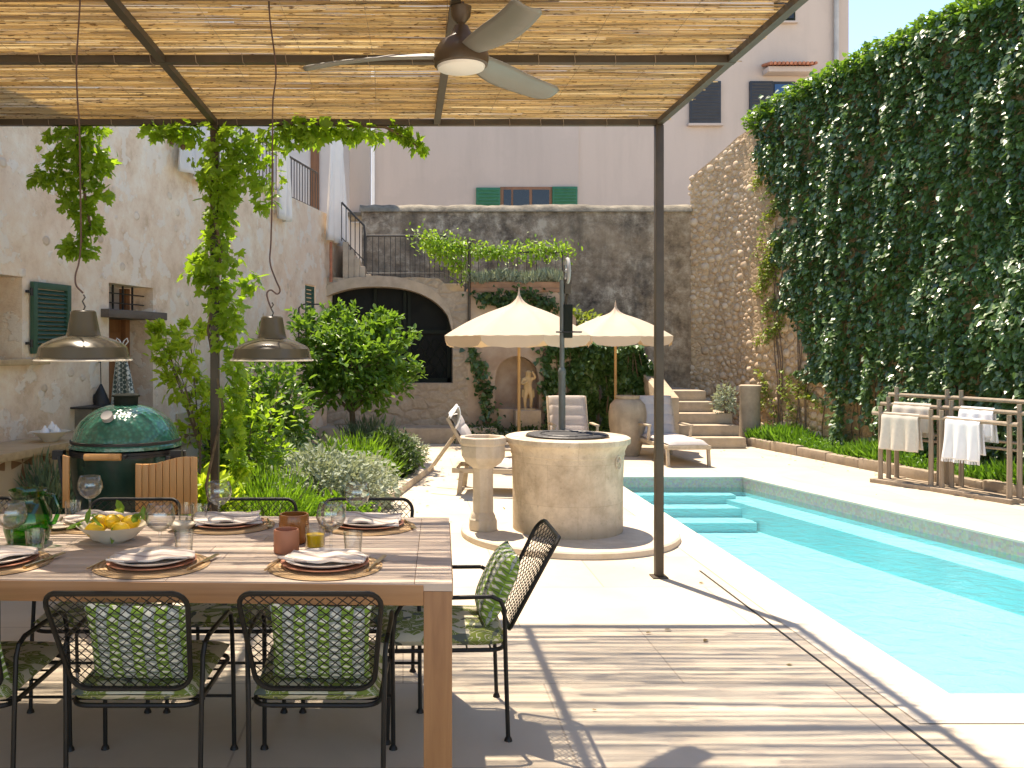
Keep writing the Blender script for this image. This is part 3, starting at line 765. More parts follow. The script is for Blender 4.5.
# statue: small stone figure, weight on one leg, arm raised to the shoulder
def skinned(name, J, E, mat, parent=None, root=0):
    me = bpy.data.meshes.new(name); a = J[root][0]
    me.from_pydata([tuple(Vector(j[0])-Vector(a)) for j in J], E, []); o = bpy.data.objects.new(name, me); COL.objects.link(o)
    o.location = Vector(a)-(abs_loc(parent) if parent else Vector((0, 0, 0)));
    if parent: o.parent = parent
    md = o.modifiers.new('skin', 'SKIN'); md.use_smooth_shade = True
    for i, j in enumerate(J):
        sv = me.skin_vertices[0].data[i]; r = j[1]; sv.radius = (r, r) if not isinstance(r, tuple) else r; sv.use_root = i == root
    q = o.modifiers.new('sub', 'SUBSURF'); q.levels = 2; q.render_levels = 2
    me.materials.append(mat); return o
sx, sy, sz = 1.975, AY-.12, .50
def s3(x, y, z): return (sx+x, sy+y, sz+z)
st = thing('stone_statue', 'small yellowish stone figure of a standing child on the niche ledge', 'statue', s3(0, 0, 0))
J = [(s3(0, 0, .30), .062), (s3(-.01, 0, .38), .058), (s3(-.01, 0, .46), .06), (s3(-.005, -.005, .515), .028), (s3(.0, -.015, .575), .055), (s3(.0, -.01, .62), .035),
     (s3(-.04, 0, .27), .04), (s3(-.06, -.04, .15), .03), (s3(-.05, .0, .03), .02), (s3(-.055, -.05, .012), .016),
     (s3(.04, 0, .27), .04), (s3(.045, -.01, .15), .03), (s3(.04, .01, .03), .02), (s3(.045, -.04, .012), .016),
     (s3(-.075, 0, .475), .026), (s3(-.11, -.03, .40), .021), (s3(-.05, -.075, .42), .017), (s3(-.02, -.09, .45), .014),
     (s3(.06, 0, .48), .026), (s3(.11, -.02, .51), .021), (s3(.07, -.04, .575), .017), (s3(.05, -.05, .60), .014)]
E = [(0,1),(1,2),(2,3),(3,4),(4,5),(0,6),(6,7),(7,8),(8,9),(0,10),(10,11),(11,12),(12,13),(2,14),(14,15),(15,16),(16,17),(2,18),(18,19),(19,20),(20,21)]
skinned('figure', J, E, M['statue'], st)
m = MB(); m.lathe([(0, 0), (.12, 0), (.125, .02), (.10, .035), (0, .035)], s3(0, 0, -.02), 14); m.build('base', M['statue'], st, smooth=True)
def drape(u, v):
    a = -.4+u*4.2; r = .075+.02*math.sin(a*5)+.012*v; return s3(math.cos(a)*r, math.sin(a)*r, .31-.12*v+.02*math.sin(a*3))
m = MB(); m.grid(drape, 24, 6); m.build('drapery', M['statue'], st, smooth=True, solid=.01)

# terrace behind the arch wall
m = MB(); m.bx(-.96, 1.0, AY+.451, 15.7, 2.3, 2.52); m.bx(1.03, 2.5, AY+.501, 15.7, 2.1, 2.34)
tag(m.build('terrace_slab', M['step'], bevel=.01), 'stone terrace behind the iron rail, above the arch', 'terrace')
m = MB()
for k in range(5): m.bx(-1.02+k*.085, -.52, AY+.05+0.01*k, 15.5-.01*k, 3.42-.2*k-.02, 3.42-.2*k+.18) if k else m.bx(-1.3, -.60, AY+.05, 15.5, 2.56, 3.6)
m2 = MB()
for k in range(5):
    z1 = 3.16-.13*k; m2.bx(-.96+.09*k, -.87+.09*k, AY+.02, 15.5, 2.56, z1)
tag(m2.build('stone_stairs', M['step'], bevel=.015), 'short flight of stone stairs rising from the terrace to the balcony', 'stairs')
railing('dark iron rail beside the short stone stairs, below the longest white sheet', [(-.98, AY+.05, 3.17), (-.62, AY+.05, 2.80), (-.60, AY+.05, 2.60)], .62, .09)
tr_ = railing('long thin iron rail along the terrace above the arch', [(-.58, AY+.08, 2.60), (-.20, AY+.08, 2.60), (.66, AY+.08, 2.60), (1.0, AY+.08, 2.38)], .66, .078, .006)
m = MB(); m.cyl((1.05, AY-.04, 1.7), (1.05, AY-.04, 3.12), .022, n=10); m.lathe([(0, .04), (.03, .01), (.02, -.02), (0, -.02)], (1.05, AY-.04, 3.12), 10)
tag(m.build('rail_post', M['steel'], smooth=True), 'green-brown iron post at the right end of the terrace rail', 'post')
m = MB(); m.tube([(1.05, AY+.1, 3.0), (1.8, AY+.1, 3.0), (2.55, AY+.1, 3.0)], .012, 6); m.tube([(2.55, AY+.1, 3.0), (2.55, AY+.1, 2.38)], .012, 6)
for k in range(1, 10): m.tube([(1.05+k*.155, AY+.1, 2.4), (1.05+k*.155, AY+.1, 3.0)], .005, 4)
tag(m.build('planter_rail', M['steel_rail']), 'thin iron rail over the lavender, half hidden by climbing leaves', 'railing')

# ------------------------------------------------------------ grey wall, cobbled and ivy wall
gw = thing('rear_wall', 'tall weathered dark grey wall across the back of the courtyard', 'wall', (2, 15.7, 0))
m = MB(); xs3 = np.linspace(-.72, 5.02, 40)
for a, b in zip(xs3[:-1], xs3[1:]):
    wallseg(m, lambda s, d, z: (s, 15.7-d, z), a, b, 0, 3.86, 0, 3.86, -.5, 0, a == xs3[0], b == xs3[-1])
m.build('wall', M['grey'], gw)
m = MB()
def capf(u, v):
    x = -.76+u*5.8; a = PI*v; wob = .03*nz(x*2.2, v*2)+.02*nz(x*7, 3); return (x, 15.66+.27*(1-math.cos(a)), 3.84+(.15+wob)*math.sin(a))
m.grid(capf, 90, 8); m.build('rounded_coping', M['cap'], gw, smooth=True)
path = [(8.6, -2.7), (7.24, 5.0), (6.715, 8.0), (6.19, 11.0), (5.90, 12.66), (5.67, 14.0), (5.49, 14.8), (5.3, 15.3), (5.02, 15.72)]
tops = [5.25, 5.25, 5.25, 5.22, 5.18, 5.08, 4.92, 4.70, 4.45]
def along(path, tops, step=.25):
    out = []
    for (a, b, ta, tb) in zip(path[:-1], path[1:], tops[:-1], tops[1:]):
        L = math.dist(a, b); n = max(1, int(L/step))
        for k in range(n): t = k/n; out.append((a[0]+(b[0]-a[0])*t, a[1]+(b[1]-a[1])*t, ta+(tb-ta)*t))
    out.append((*path[-1], tops[-1])); return out
pp = along(path, tops)
gv = thing('garden_wall', 'high cobble and rubble garden wall along the pool, mostly under ivy', 'wall', (6.19, 11, 0))
m = MB(); nrm = []
for i, p in enumerate(pp):
    a = pp[max(0, i-1)]; b = pp[min(len(pp)-1, i+1)]; t = Vector((b[0]-a[0], b[1]-a[1], 0)).normalized(); nrm.append(Vector((-t.y, t.x, 0)))
for i in range(len(pp)-1):
    a, b = pp[i], pp[i+1]; na, nb = nrm[i], nrm[i+1]
    ta = a[2]+.04*nz(a[1]*2, 1); tb = b[2]+.04*nz(b[1]*2, 1)
    v = [(a[0], a[1], 0), (b[0], b[1], 0), (b[0], b[1], tb), (a[0], a[1], ta)]
    v += [(x-(na if k in (0, 3) else nb).x*.5, y-(na if k in (0, 3) else nb).y*.5, z) for k, (x, y, z) in enumerate(v)]
    m.add(v, [(0,3,2,1), (4,5,6,7), (3,7,6,2)])
m.build('wall', M['cobble_back'], gv)
# real cobbles on the bare part
cm_ = simple('cobble', (.46, .35, .25), .9, .4, 3.5, .5, 18, .01, tint=(.62, .51, .39))
t_ = cm_.node_tree
m = MB()
ico = bmesh.new(); bmesh.ops.create_icosphere(ico, subdivisions=2, radius=1); iv = [v.co.copy() for v in ico.verts]; ifc = [tuple(v.index for v in f.verts) for f in ico.faces]; ico.free()
bare = [i for i, p in enumerate(pp) if p[1] >= 12.6]
def wallpoint(s):      # s in metres from Y=12.6 towards the rear
    pts = [Vector((pp[i][0], pp[i][1], 0)) for i in bare]; nn = [nrm[i] for i in bare]; tt = [pp[i][2] for i in bare]
    for k in range(len(pts)-1):
        L = (pts[k+1]-pts[k]).length
        if s <= L or k == len(pts)-2: u = min(1, s/L); return pts[k].lerp(pts[k+1], u), nn[k].lerp(nn[k+1], u).normalized(), tt[k]+(tt[k+1]-tt[k])*u, (pts[k+1]-pts[k]).normalized()
        s -= L
Ltot = sum(math.dist(pp[i][:2], pp[i+1][:2]) for i in bare[:-1])
rc = random.Random(11); grid_ = {}
for tr in range(9000):
    rad = rc.choice((.038, .045, .055, .065, .078)) if tr < 4600 else rc.uniform(.026, .05)
    s = rc.uniform(0, Ltot); z = rc.uniform(.2, 5.05)
    q, n_, tz, tg = wallpoint(s)
    if z > tz-.03 or nz(s*1.0, z*1.0, 5) < -.30: continue
    gk_ = (int(s/.18), int(z/.18)); ok = True
    for i in (-1, 0, 1):
        for j in (-1, 0, 1):
            for (s2, z2, r2) in grid_.get((gk_[0]+i, gk_[1]+j), ()):
                if math.hypot((s-s2)*.85, (z-z2)*1.15) < (rad+r2)*.93: ok = False
    if not ok: continue
    grid_.setdefault(gk_, []).append((s, z, rad))
    c = q-n_*.008+Vector((0, 0, z)); dep = min(.045, rad*rc.uniform(.4, .8)); sd = rc.random()*50; tl = rc.uniform(-.5, .5)
    vs = []
    for v in iv:
        k = 1+.30*nz(v.x*1.2+sd, v.y*1.2, v.z*1.2)+.10*nz(v.x*3+sd, v.z*3, 4); ux, uz = v.x*math.cos(tl)-v.z*math.sin(tl), v.x*math.sin(tl)+v.z*math.cos(tl)
        vs.append(c+tg*(ux*rad*1.15*k)+n_*(v.y*dep*k)+Vector((0, 0, uz*rad*.92*k)))
    m.add(vs, ifc)
tt_ = NT('cobbles'); gg = tt_.node('ShaderNodeNewGeometry')
c = tt_.ramp(gg.outputs['Random Per Island'], [(0, (.46, .30, .16)), (.5, (.60, .42, .25)), (1, (.72, .56, .38))])
f = tt_.noise(16, 6, .7); c = tt_.mix(.4, c, tt_.ramp(f, [(.3, (.28, .2, .13)), (.7, (.66, .55, .42))])); tt_.col(c); tt_.set(Roughness=.9); tt_.bump(f, .6, .01)
m.build('cobbles', tt_.m, gv, smooth=True, ang=80)

# stone pillar by the wall
m = MB(); m.lathe([(0, 0), (.17, 0), (.165, .05), (.155, .3), (.15, .78), (.165, .84), (.165, .89), (.14, .90), (0, .90)], (5.36, 13.9, .0), 14)
tag(m.build('stone_pillar', M['step'], smooth=True, ang=30), 'short round stone pillar against the cobbled wall right of the steps', 'pillar')
# steps at the right rear
ss = thing('garden_steps', 'five worn stone steps rising into the right rear corner', 'steps', (4.5, 13.2, 0))
for k in range(5):
    m = MB(); y0 = 13.16+.27*k; x1 = 5.02 if k < 3 else 4.88-.02*k; z1 = .158*(k+1)
    m.box(((4.0+x1)/2, (y0+15.6)/2, (z1+z1-.158)/2+.0005*k), (x1-4.0-.002*k, 15.6-y0, .157)); m.build('step', M['step'], ss, bevel=.018)
# sloping balustrade left of the steps
m = MB(); poly = [(13.25, 0), (13.25, .74), (13.45, .80), (14.5, 1.14), (14.5, 0)]
vs = [(3.80, y, z) for y, z in poly]+[(4.07, y, z) for y, z in poly]; n = 5
m.add(vs, [tuple(range(n)), tuple(reversed(range(n, 2*n)))]+[(i, i+n, (i+1) % n+n, (i+1) % n) for i in range(n)])
tag(m.build('stair_parapet', M['step'], bevel=.02), 'thick stone parapet with sloping top beside the garden steps', 'parapet')

# ------------------------------------------------------------ pink buildings
def building(name, label, x0, x1, Y, mat, zt=12):
    r = thing(name, label, 'building', ((x0+x1)/2, Y, 0)); m = MB(); m.bx(x0, x1, Y, Y+8, 0, zt); m.build('wall', mat, r); return r
BY = 21.0
bl = building('pink_building', 'pale pink building behind the grey wall with a small green shuttered window', -.72, 4.10, BY, M['pink2'])
br = building('pink_building', 'tall pink building with dark shutters and a downpipe against the blue sky', 4.10, 10.43, BY+.06, M['pink'])
m = MB(); m.bx(-.74, -.66, BY-.05, BY+.1, 0, 12); m.build('corner_pipe', M['white'], bl, bevel=.01)
def bp(px, py, dy=0): q = P(px, py, BY+dy); return q[0], q[2]
def panel(root, name, x0p, x1p, y0p, y1p, mat, d=.04, dy=0, bev=.008):
    (x0, z1) = bp(x0p, y0p); (x1, z0) = bp(x1p, y1p); m = MB(); m.bx(x0, x1, BY-d+dy, BY+.02+dy, z0, z1); return m.build(name, mat, root, bevel=bev)
panel(bl, 'window_frame', 500, 552, 187, 212, M['doorwood'], .03)
for a, b in ((503.5, 511), (513, 529), (532, 549)): panel(bl, 'window_pane', a, b, 190, 212, M['dark'], .04, bev=0)
def bshutter(root, a, b, y0, y1, mat, dy=0):
    o = panel(root, 'shutter', a, b, y0, y1, mat, .07, dy); (x0, z1) = bp(a+1.6, y0+1.6); (x1, z0) = bp(b-1.6, y1-1.6)
    m = MB(); k = int((z1-z0)/.07)
    for i in range(k): z = z0+(z1-z0)*(i+.5)/k; m.box(((x0+x1)/2, BY-.075+dy, z), (x1-x0, .012, .04), rx=.5)
    m.build('louvre', mat, o)
bshutter(bl, 476, 500, 188, 212, M['greenpaint2']); bshutter(bl, 552, 577, 187, 212, M['greenpaint2'])
bshutter(br, 690, 721, 81, 123, M['navy'], .06)
panel(br, 'window_sill', 688, 723, 123.5, 126, M['pink2'], .12, .06)
bshutter(br, 750, 773, 81, 128, M['navy'], .06)
panel(br, 'window_frame', 773, 796, 81, 128, M['navy'], .03, .06); panel(br, 'window_pane', 775, 793, 84, 126, M['blueglass'], .05, .06, bev=0)
panel(br, 'window_frame', 775, 796, -30, 20, M['darkframe'], .03, .06); panel(br, 'window_pane', 778, 794, -28, 18, M['dark'], .05, .06, bev=0)
panel(br, 'window_sill', 772, 798, 21, 23, M['pink2'], .1, .06)
(x0, z) = bp(762, 66); (x1, _) = bp(810, 66); m = MB()
n = 12
for i in range(n):
    x = x0+(x1-x0)*(i+.5)/n; m.tube([(x, BY-.42, z-.06), (x, BY+.1, z+.04)], .038, 8)
aw = m.build('tile_awning', M['tile_red'], br, smooth=True)
m = MB(); m.bx(x0+.03, x1-.03, BY-.3, BY+.06, z-.22, z-.09); m.build('bracket', M['pink2'], aw, bevel=.02)
(x, _) = bp(836, 0); m = MB(); m.cyl((x, BY-.02, 3), (x, BY-.02, 12), .055, n=10); m.build('downpipe', M['stonebase'], br, smooth=True)

# ------------------------------------------------------------ pergola
PZ = 2.93; PXs = [-3.66, -2.66, -1.22, .22, 1.66]; PYs = [5.84, 4.56, 3.28, 2.0, .72, -.56]
pg = thing('pergola', 'brown steel pergola frame roofed with reed matting over the dining table', 'pergola', (0, 3, 0))
hb = .042
m = MB()
for Y in PYs: m.bx(PXs[0], PXs[-1]+hb/2, Y-hb/2, Y+hb/2, PZ, PZ+.038)
m.build('cross_beam', M['steel'], pg)
for X in PXs:
    m = MB(); ys = sorted(PYs)
    for a, b in zip(ys[:-1], ys[1:]): m.bx(X-hb/2+.001, X+hb/2-.001, a+hb/2, b-hb/2, PZ+.002, PZ+.036)
    m.build('long_beam', M['steel'], pg)
for X, Y in ((-1.22, 5.84), (1.66, 5.84), (-3.60, 5.84), (1.66, -.5)):
    m = MB(); m.bx(X-.026, X+.026, Y-.026, Y+.026, .01, PZ); m.bx(X-.05, X+.05, Y-.05, Y+.05, .001, .01); m.build('post', M['steel'], pg, bevel=.003)
# reeds
m = MB(); rr = random.Random(3); y = -.62
def reed(m, x0, x1, y, z, r, rr):
    n = max(2, int((x1-x0)/.7)); pts = []; ph = rr.random()*6; amp = rr.uniform(.002, .010); sl = rr.gauss(0, .013)
    for k in range(n+1):
        x = x0+(x1-x0)*k/n; pts.append((x, y+sl*(x-x0)+amp*math.sin(ph+x*1.7), z+.005*math.sin(ph*2+x*1.3)))
    b = m.n; ang = [PI/4+PI/2*k for k in range(4)]
    for k, p in enumerate(pts):
        q = r*(1-.35*k/n)
        for a in ang: m.v.append((p[0], p[1]+q*math.cos(a), p[2]+q*math.sin(a)))
    m.n += 4*(n+1)
    for k in range(n):
        for j in range(4): m.f.append((b+k*4+j, b+(k+1)*4+j, b+(k+1)*4+(j+1) % 4, b+k*4+(j+1) % 4))
    m.f.append((b, b+1, b+2, b+3)); m.f.append((b+n*4+3, b+n*4+2, b+n*4+1, b+n*4))
layer = 0
for layer, (sp, zz) in enumerate(((.0076, PZ+.046), (.0105, PZ+.055))):
    y = -.62
    while y < 5.89:
        x = PXs[0]-rr.uniform(0, .5)
        while x < 1.68:
            L = rr.uniform(.9, 2.6); x1 = min(x+L, 1.70+rr.gauss(0, .02))
            xs_ = max(x, PXs[0]-.05)
            g = nz(x*.8, y*24, 0)
            if x1-xs_ > .12 and not (rr.random() < .06+max(0, g)*1.7):
                reed(m, xs_, x1, y+rr.gauss(0, .003), zz+rr.gauss(0, .003), rr.uniform(.0025, .0046), rr)
            x = x1+rr.uniform(-.05, .02)
            if x1 >= 1.66: break
        y += sp*rr.uniform(.8, 1.2)
m.build('reed_roof', M['reed'], pg)
m = MB()    # dark twine ties
for X in np.arange(-3.4, 1.6, .36):
    pts = [(X+.01*math.sin(y*3), y, PZ+.041) for y in np.arange(-.6, 5.85, .3)]; m.tube(pts, .0012, 4)
for X in np.arange(-2.5, 1.6, .21):
    for Y in PYs[:3]: 
        x = X+rr.uniform(-.05, .05); m.tube([(x, Y-.035, PZ+.043), (x+.005, Y-.031, PZ-.002), (x+.01, Y+.031, PZ-.002), (x+.012, Y+.035, PZ+.043)], .0016, 4)
m.build('twine', M['greywood'], pg)

# ------------------------------------------------------------ dining table
TA = R(-2.4); TC = Vector((-1.13, 3.44, 0)); TL, TW = 2.62, 1.10; TZ = .75
tb = thing('dining_table', 'long slatted teak dining table laid for lunch under the pergola', 'table', TC, TA)
m = MB(); nb = 11; bw = TW/nb
rt = random.Random(5)
for i in range(nb):
    y = -TW/2+bw*(i+.5); cuts = [-TL/2+.12, -TL/2+.12+rt.uniform(.6, 1.1), TL/2-.12-rt.uniform(.5, .9), TL/2-.12]
    for a, b in zip(cuts[:-1], cuts[1:]): m.box(((a+b)/2, y, TZ-.012), (b-a-.0015, bw-.0022, .024))
m.build('tabletop', M['tabletop'], tb, bevel=.0015, local=True)
for s in (-1, 1):
    m = MB(); m.box((s*(TL/2-.06), 0, TZ-.0118), (.119, TW-.001, .024)); m.build('breadboard_end', M['tabletop'], tb, bevel=.002, local=True)
m = MB()
for s in (-1, 1): m.box((0, s*(TW/2-.009), TZ-.037), (TL-.182, .024, .065)); m.box((s*(TL/2-.009), 0, TZ-.037), (.024, TW-.182, .065))
m.build('apron', M['teakx'], tb, bevel=.002, local=True)
for sx_ in (-1, 1):
    for sy_ in (-1, 1):
        m = MB(); m.box((sx_*(TL/2-.046), sy_*(TW/2-.046), (TZ-.0245)/2), (.09, .09, TZ-.0245)); m.build('leg', M['teak'], tb, bevel=.003, local=True)

# ------------------------------------------------------------ chairs
def rrect(w0, w1, z0, z1, r, n=5):
    """rounded outline, width w0 at the bottom, w1 at the top"""
    pts = []
    for (cx, cz, a) in ((w1/2-r, z1-r, 0), (-w1/2+r, z1-r, 90), (-w0/2+r, z0+r, 180), (w0/2-r, z0+r, 270)):
        for k in range(n+1): q = R(a+90*k/n); pts.append((cx+r*math.cos(q), cz+r*math.sin(q)))
    return pts
def backY(z): t = (z-.38)/.385; return -.215-.185*t-.02*t*t
def make_chair(label):
    c = thing('garden_chair', label, 'chair', group='wire-backed armchairs round the dining table')
    mt = M['chairmetal']
    ol = rrect(.385, .43, .405, .765, .055)
    def dip(x, z): return z-.012*(1-(x/.2)**2)*max(0, (z-.6)/.165)
    loop = [(x, backY(z)-.02*(1-(x/.2)**2), dip(x, z)) for x, z in ol]
    m = MB(); m.tube(loop, .0085, 8, closed=True); m.build('back_frame', mt, c, smooth=True, local=True)
    m = MB()
    def inside(x, z): 
        t = (z-.385)/.38; w_ = (.385+(.43-.385)*t)/2
        if z < .407 or z > .763: return False
        rr_ = .05; ex = max(0, abs(x)-(w_-rr_)); ez = max(0, max(.405+rr_-z, z-(.765-rr_))); return ex*ex+ez*ez < rr_*rr_ and abs(x) < w_
    for sg in (1, -1):
        for k in range(-12, 30):
            u0 = k*.034-.2; run = []
            for j in range(41):
                q = j/40*.40; x = (u0+q-.2) if sg == 1 else -(u0+q-.2); z = .38+q
                if inside(x, z): run.append((x, backY(z)-.02*(1-(x/.2)**2)+sg*.0008, dip(x, z)))
                elif len(run) > 1: m.tube([run[0], run[len(run)//2], run[-1]], .0017, 4, caps=False); run = []
                else: run = []
            if len(run) > 2: m.tube([run[0], run[len(run)//2], run[-1]], .0017, 4, caps=False)
    m.build('back_mesh', mt, c, local=True)
    m = MB(); so = [(x, y, .342) for x, y in rrect(.41, .44, -.215, .27, .06)]; m.tube(so, .0085, 8, closed=True)
    for k in range(5): y = -.16+k*.09; m.tube([(-.218, y, .342), (.218, y, .342)], .004, 5)
    m.build('seat_frame', mt, c, smooth=True, local=True)
    for s in (-1, 1):
        for nm, pts in (('leg', [(s*.215, -.225, 0), (s*.218, -.215, .30), (s*.222, -.21, .50), (s*.225, -.195, .535), (s*.23, -.16, .552)]),
                        ('leg', [(s*.24, .235, 0), (s*.238, .225, .30), (s*.236, .205, .48), (s*.236, .18, .523), (s*.236, .14, .538)])):
            m = MB(); m.tube(pts, .0085, 8); q = pts[0]; m.lathe([(0, 0), (.016, 0), (.014, .008), (.009, .016), (0, .018)], (q[0], q[1], 0), 10); m.build(nm, mt, c, smooth=True, local=True)
        m = MB(); m.tube([(s*.23, -.16, .552), (s*.236, .0, .549), (s*.236, .14, .538)], .0085, 8)
        m.build('armrest', mt, c, smooth=True, local=True)
    m = MB(); m.tube([(-.239, .23, .20), (.239, .23, .20)], .006, 6); m.build('stretcher', mt, c, smooth=True, local=True)
    m = MB()
    def cu(u, v, top):
        x = (u-.5)*2; y = (v-.5)*2; e = (1-x**6)*(1-y**6); h = .029*max(0, e)**.35
        wv = .41+.03*v; return (x*wv/2*(.985), .026+y*.245, .376+(h if top else -h)+ (.004*math.cos(x*1.5) if top else 0))
    m.grid(lambda u, v: cu(u, v, True), 22, 22); m.grid(lambda u, v: cu(1-u, v, False), 22, 22)
    m.build('seat_cushion', M['floral'], c, smooth=True, local=True, ang=180)
    return c
def make_pillow(label):
    m = MB(); w_, h_, T = .325, .305, .055
    def pf(u, v, s):
        x = (u-.5)*2; y = (v-.5)*2; e = max(0, (1-abs(x)**3.2)*(1-abs(y)**3.2)); pin = 1-.07*(abs(x)**2)*(1-abs(y)) - 0
        k = 1-.06*(1-abs(x))*abs(y)**3
        return (x*w_/2*(1-.05*(1-y*y)), s*T*e**.55, y*h_/2*(1-.05*(1-x*x)))
    m.grid(lambda u, v: pf(u, v, -1), 24, 24); m.grid(lambda u, v: pf(1-u, v, 1), 24, 24)
    o = m.build('pillow', M['pillow'], None, smooth=True, local=True, ang=180)
    return tag(o, label, 'pillow', 'green woven pillows on the dining chairs')
seats = [  # x, y of the chair centre, rotation, label, pillow label
 (-.868, 3.115, 0, 'wire-backed armchair seen from behind, left one of the two whole near chairs', 'green and grey woven pillow in the left one of the two whole near chairs'),
 (-.278, 3.115, R(-.5), 'wire-backed armchair seen from behind, next to the wooden table leg', 'green and grey woven pillow in the near chair next to the wooden table leg'),
 (-1.47, 3.10, R(1), 'wire-backed metal armchair cut off by the left edge, near side of the table', 'green woven pillow in the near chair cut off by the left edge'),
 (.175, 3.635, PI/2, 'wire-backed metal armchair in profile at the right end of the table', 'green spotted pillow seen edge on in the chair at the right end of the table'),
 (-.17, 3.92, PI, 'wire-backed metal armchair on the far side of the table, nearest the right end', 'green woven pillow in the far side chair nearest the right end'),
 (-.727, 3.92, PI, 'wire-backed metal armchair on the far side, in front of the vine-wrapped post', 'green woven pillow in the far side chair before the vine-wrapped post'),
 (-1.285, 3.92, PI, 'wire-backed metal armchair on the far side, in front of the green barbecue', 'green woven pillow in the far side chair before the barbecue'),
 (-2.09, 3.95, PI, 'wire-backed metal armchair on the far side at the left edge, behind the green jug', None)]
ch0 = None; pl0 = None
for x, y, rz, lb, plb in seats:
    if ch0 is None: ch0 = make_chair(lb); ch0.location = (x, y, 0); ch0.rotation_euler = (0, 0, rz)
    else: copy_tree(ch0, None, lb, (x, y, 0), rz)
    if plb:
        mm = Matrix.Rotation(rz, 4, 'Z'); off = mm @ Vector((.015, -.205, .545))
        if pl0 is None: o = pl0 = make_pillow(plb)
        else: o = pl0.copy(); COL.objects.link(o); o['label'] = plb
        o.location = Vector((x, y, 0))+off; o.rotation_euler = (Matrix.Rotation(rz, 3, 'Z') @ Matrix.Rotation(R(25), 3, 'X') @ Matrix.Rotation(R(1.5), 3, 'Y')).to_euler()

# ------------------------------------------------------------ things on the table
def at(px, Y, z=TZ): return (((px-PX)/F)*Y, Y, z)
def lathed(name, prof, mat, loc, label=None, cat=None, group=None, parent=None, n=32):
    m = MB(); m.lathe(prof, (0, 0, 0), n); o = m.build(name, mat, parent, smooth=True, local=True, ang=50)
    o.location = loc
    if label: tag(o, label, cat, group)
    return o
settings = [((152, 3.08), 'before the left of the two near chairs'), ((325, 3.06), 'at the near right corner, below the candle holders'), ((-7, 3.10), 'cut off by the left edge on the near side'),
            ((100, 3.77), 'on the far side in front of the barbecue'), ((228, 3.76), 'on the far side in front of the vine-wrapped post'), ((368, 3.74), 'at the far right, before the silver bushes')]
base = {}
def place(key, maker, loc, label, rz=0.0):
    if key not in base: base[key] = maker(); o = base[key]; o['label'] = label; o.location = loc; o.rotation_euler = (0, 0, rz)
    else: o = copy_tree(base[key], None, label, loc, rz)
    return o
def mk_mat():
    m = MB(); m.lathe([(0, 0), (.19, 0), (.196, .003), (.19, .006), (0, .006)], (0, 0, 0), 48); o = m.build('placemat', M['mat_straw'], smooth=True, local=True, ang=40); return tag(o, None, 'placemat', 'round woven placemats')
def mk_plate():
    r = thing('plate_stack', None, 'plates', group='stacked plates at the place settings'); r['label'] = 'x'
    m = MB(); m.lathe([(0, 0), (.10, 0), (.147, .010), (.150, .013), (.145, .014), (.10, .006), (0, .005)], (0, 0, 0), 48); m.build('charger', M['redclay'], r, smooth=True, local=True)
    m = MB(); m.lathe([(0, .007), (.09, .007), (.135, .021), (.139, .025), (.13, .025), (.09, .013), (0, .012)], (0, 0, .001), 48); m.build('plate', M['plate'], r, smooth=True, local=True)
    return r
def mk_napkin():
    m = MB()
    def nf(u, v, t):
        x = (u-.5)*.27; y = (v-.5)*.17; z = .010+.006*math.sin(x*25+y*10)+.005*math.sin(y*55)+.004*nz(x*20, y*20)
        return (x+.01*math.sin(v*4), y+.02*x, (z if t else -.0)+ .001)
    m.grid(lambda u, v: nf(u, v, 1), 20, 14); 
    o = m.build('napkin', M['napkin'], smooth=True, local=True, solid=.006); return tag(o, None, 'napkin', 'striped napkins on the plates')
def mk_fork():
    m = MB(); m.tube([(0, -.09, .004), (0, .0, .007), (0, .05, .004)], [.004, .0025, .003], 6); m.box((0, .066, .005), (.02, .03, .002))
    for k in (-1.5, -.5, .5, 1.5): m.tube([(k*.005, .08, .005), (k*.005, .115, .007)], .0012, 4)
    return tag(m.build('fork', M['cutlery'], smooth=True, local=True), None, 'fork', 'brass forks at the place settings')
def mk_knife():
    m = MB(); m.tube([(0, -.10, .005), (0, .0, .005)], [.006, .0045], 8); m.box((0, .06, .005), (.015, .12, .002), ry=.05)
    return tag(m.build('knife', M['cutlery'], smooth=True, local=True), None, 'knife', 'brass knives at the place settings')
for i, ((px, Y), wh) in enumerate(settings):
    x, y, z = at(px, Y); rz = [.1, -.3, .4, 2.9, 3.3, 3.0][i]
    place('mat', mk_mat, (x, y, TZ+.0005), 'round woven straw placemat '+wh)
    place('plate', mk_plate, (x, y, TZ+.007), 'cream plate on a clay charger '+wh, rz)
    place('napkin', mk_napkin, (x, y, TZ+.022), 'striped folded napkin on the plate '+wh, rz)
    sd = 1 if i < 3 else -1
    place('fork', mk_fork, (x-.172*sd, y, TZ+.0065), 'brass fork left of the plate '+wh, R(-12)*sd if sd > 0 else PI+R(12))
    place('knife', mk_knife, (x+.172*sd, y, TZ+.0065), 'brass knife right of the plate '+wh, R(-14)*sd if sd > 0 else PI+R(14))
def mk_wine():
    r = thing('wine_glass', 'x', 'wine glass', group='clear stemmed wine glasses')
    r.scale = (1.08, 1.08, 1.13)
    m = MB(); m.lathe([(.006, .078), (.02, .082), (.04, .098), (.050, .12), (.048, .14), (.040, .165), (.0385, .165), (.0465, .14), (.048, .12), (.038, .10), (.018, .085), (0, .082)], n=28); m.build('bowl', M['glass'], r, smooth=True, local=True, ang=180)
    m = MB(); m.lathe([(0, 0), (.036, 0), (.036, .002), (.010, .006), (.0045, .015), (.004, .06), (.006, .078), (.004, .08), (0, .08)], n=20); m.build('stem', M['glass'], r, smooth=True, local=True, ang=180)
    return r
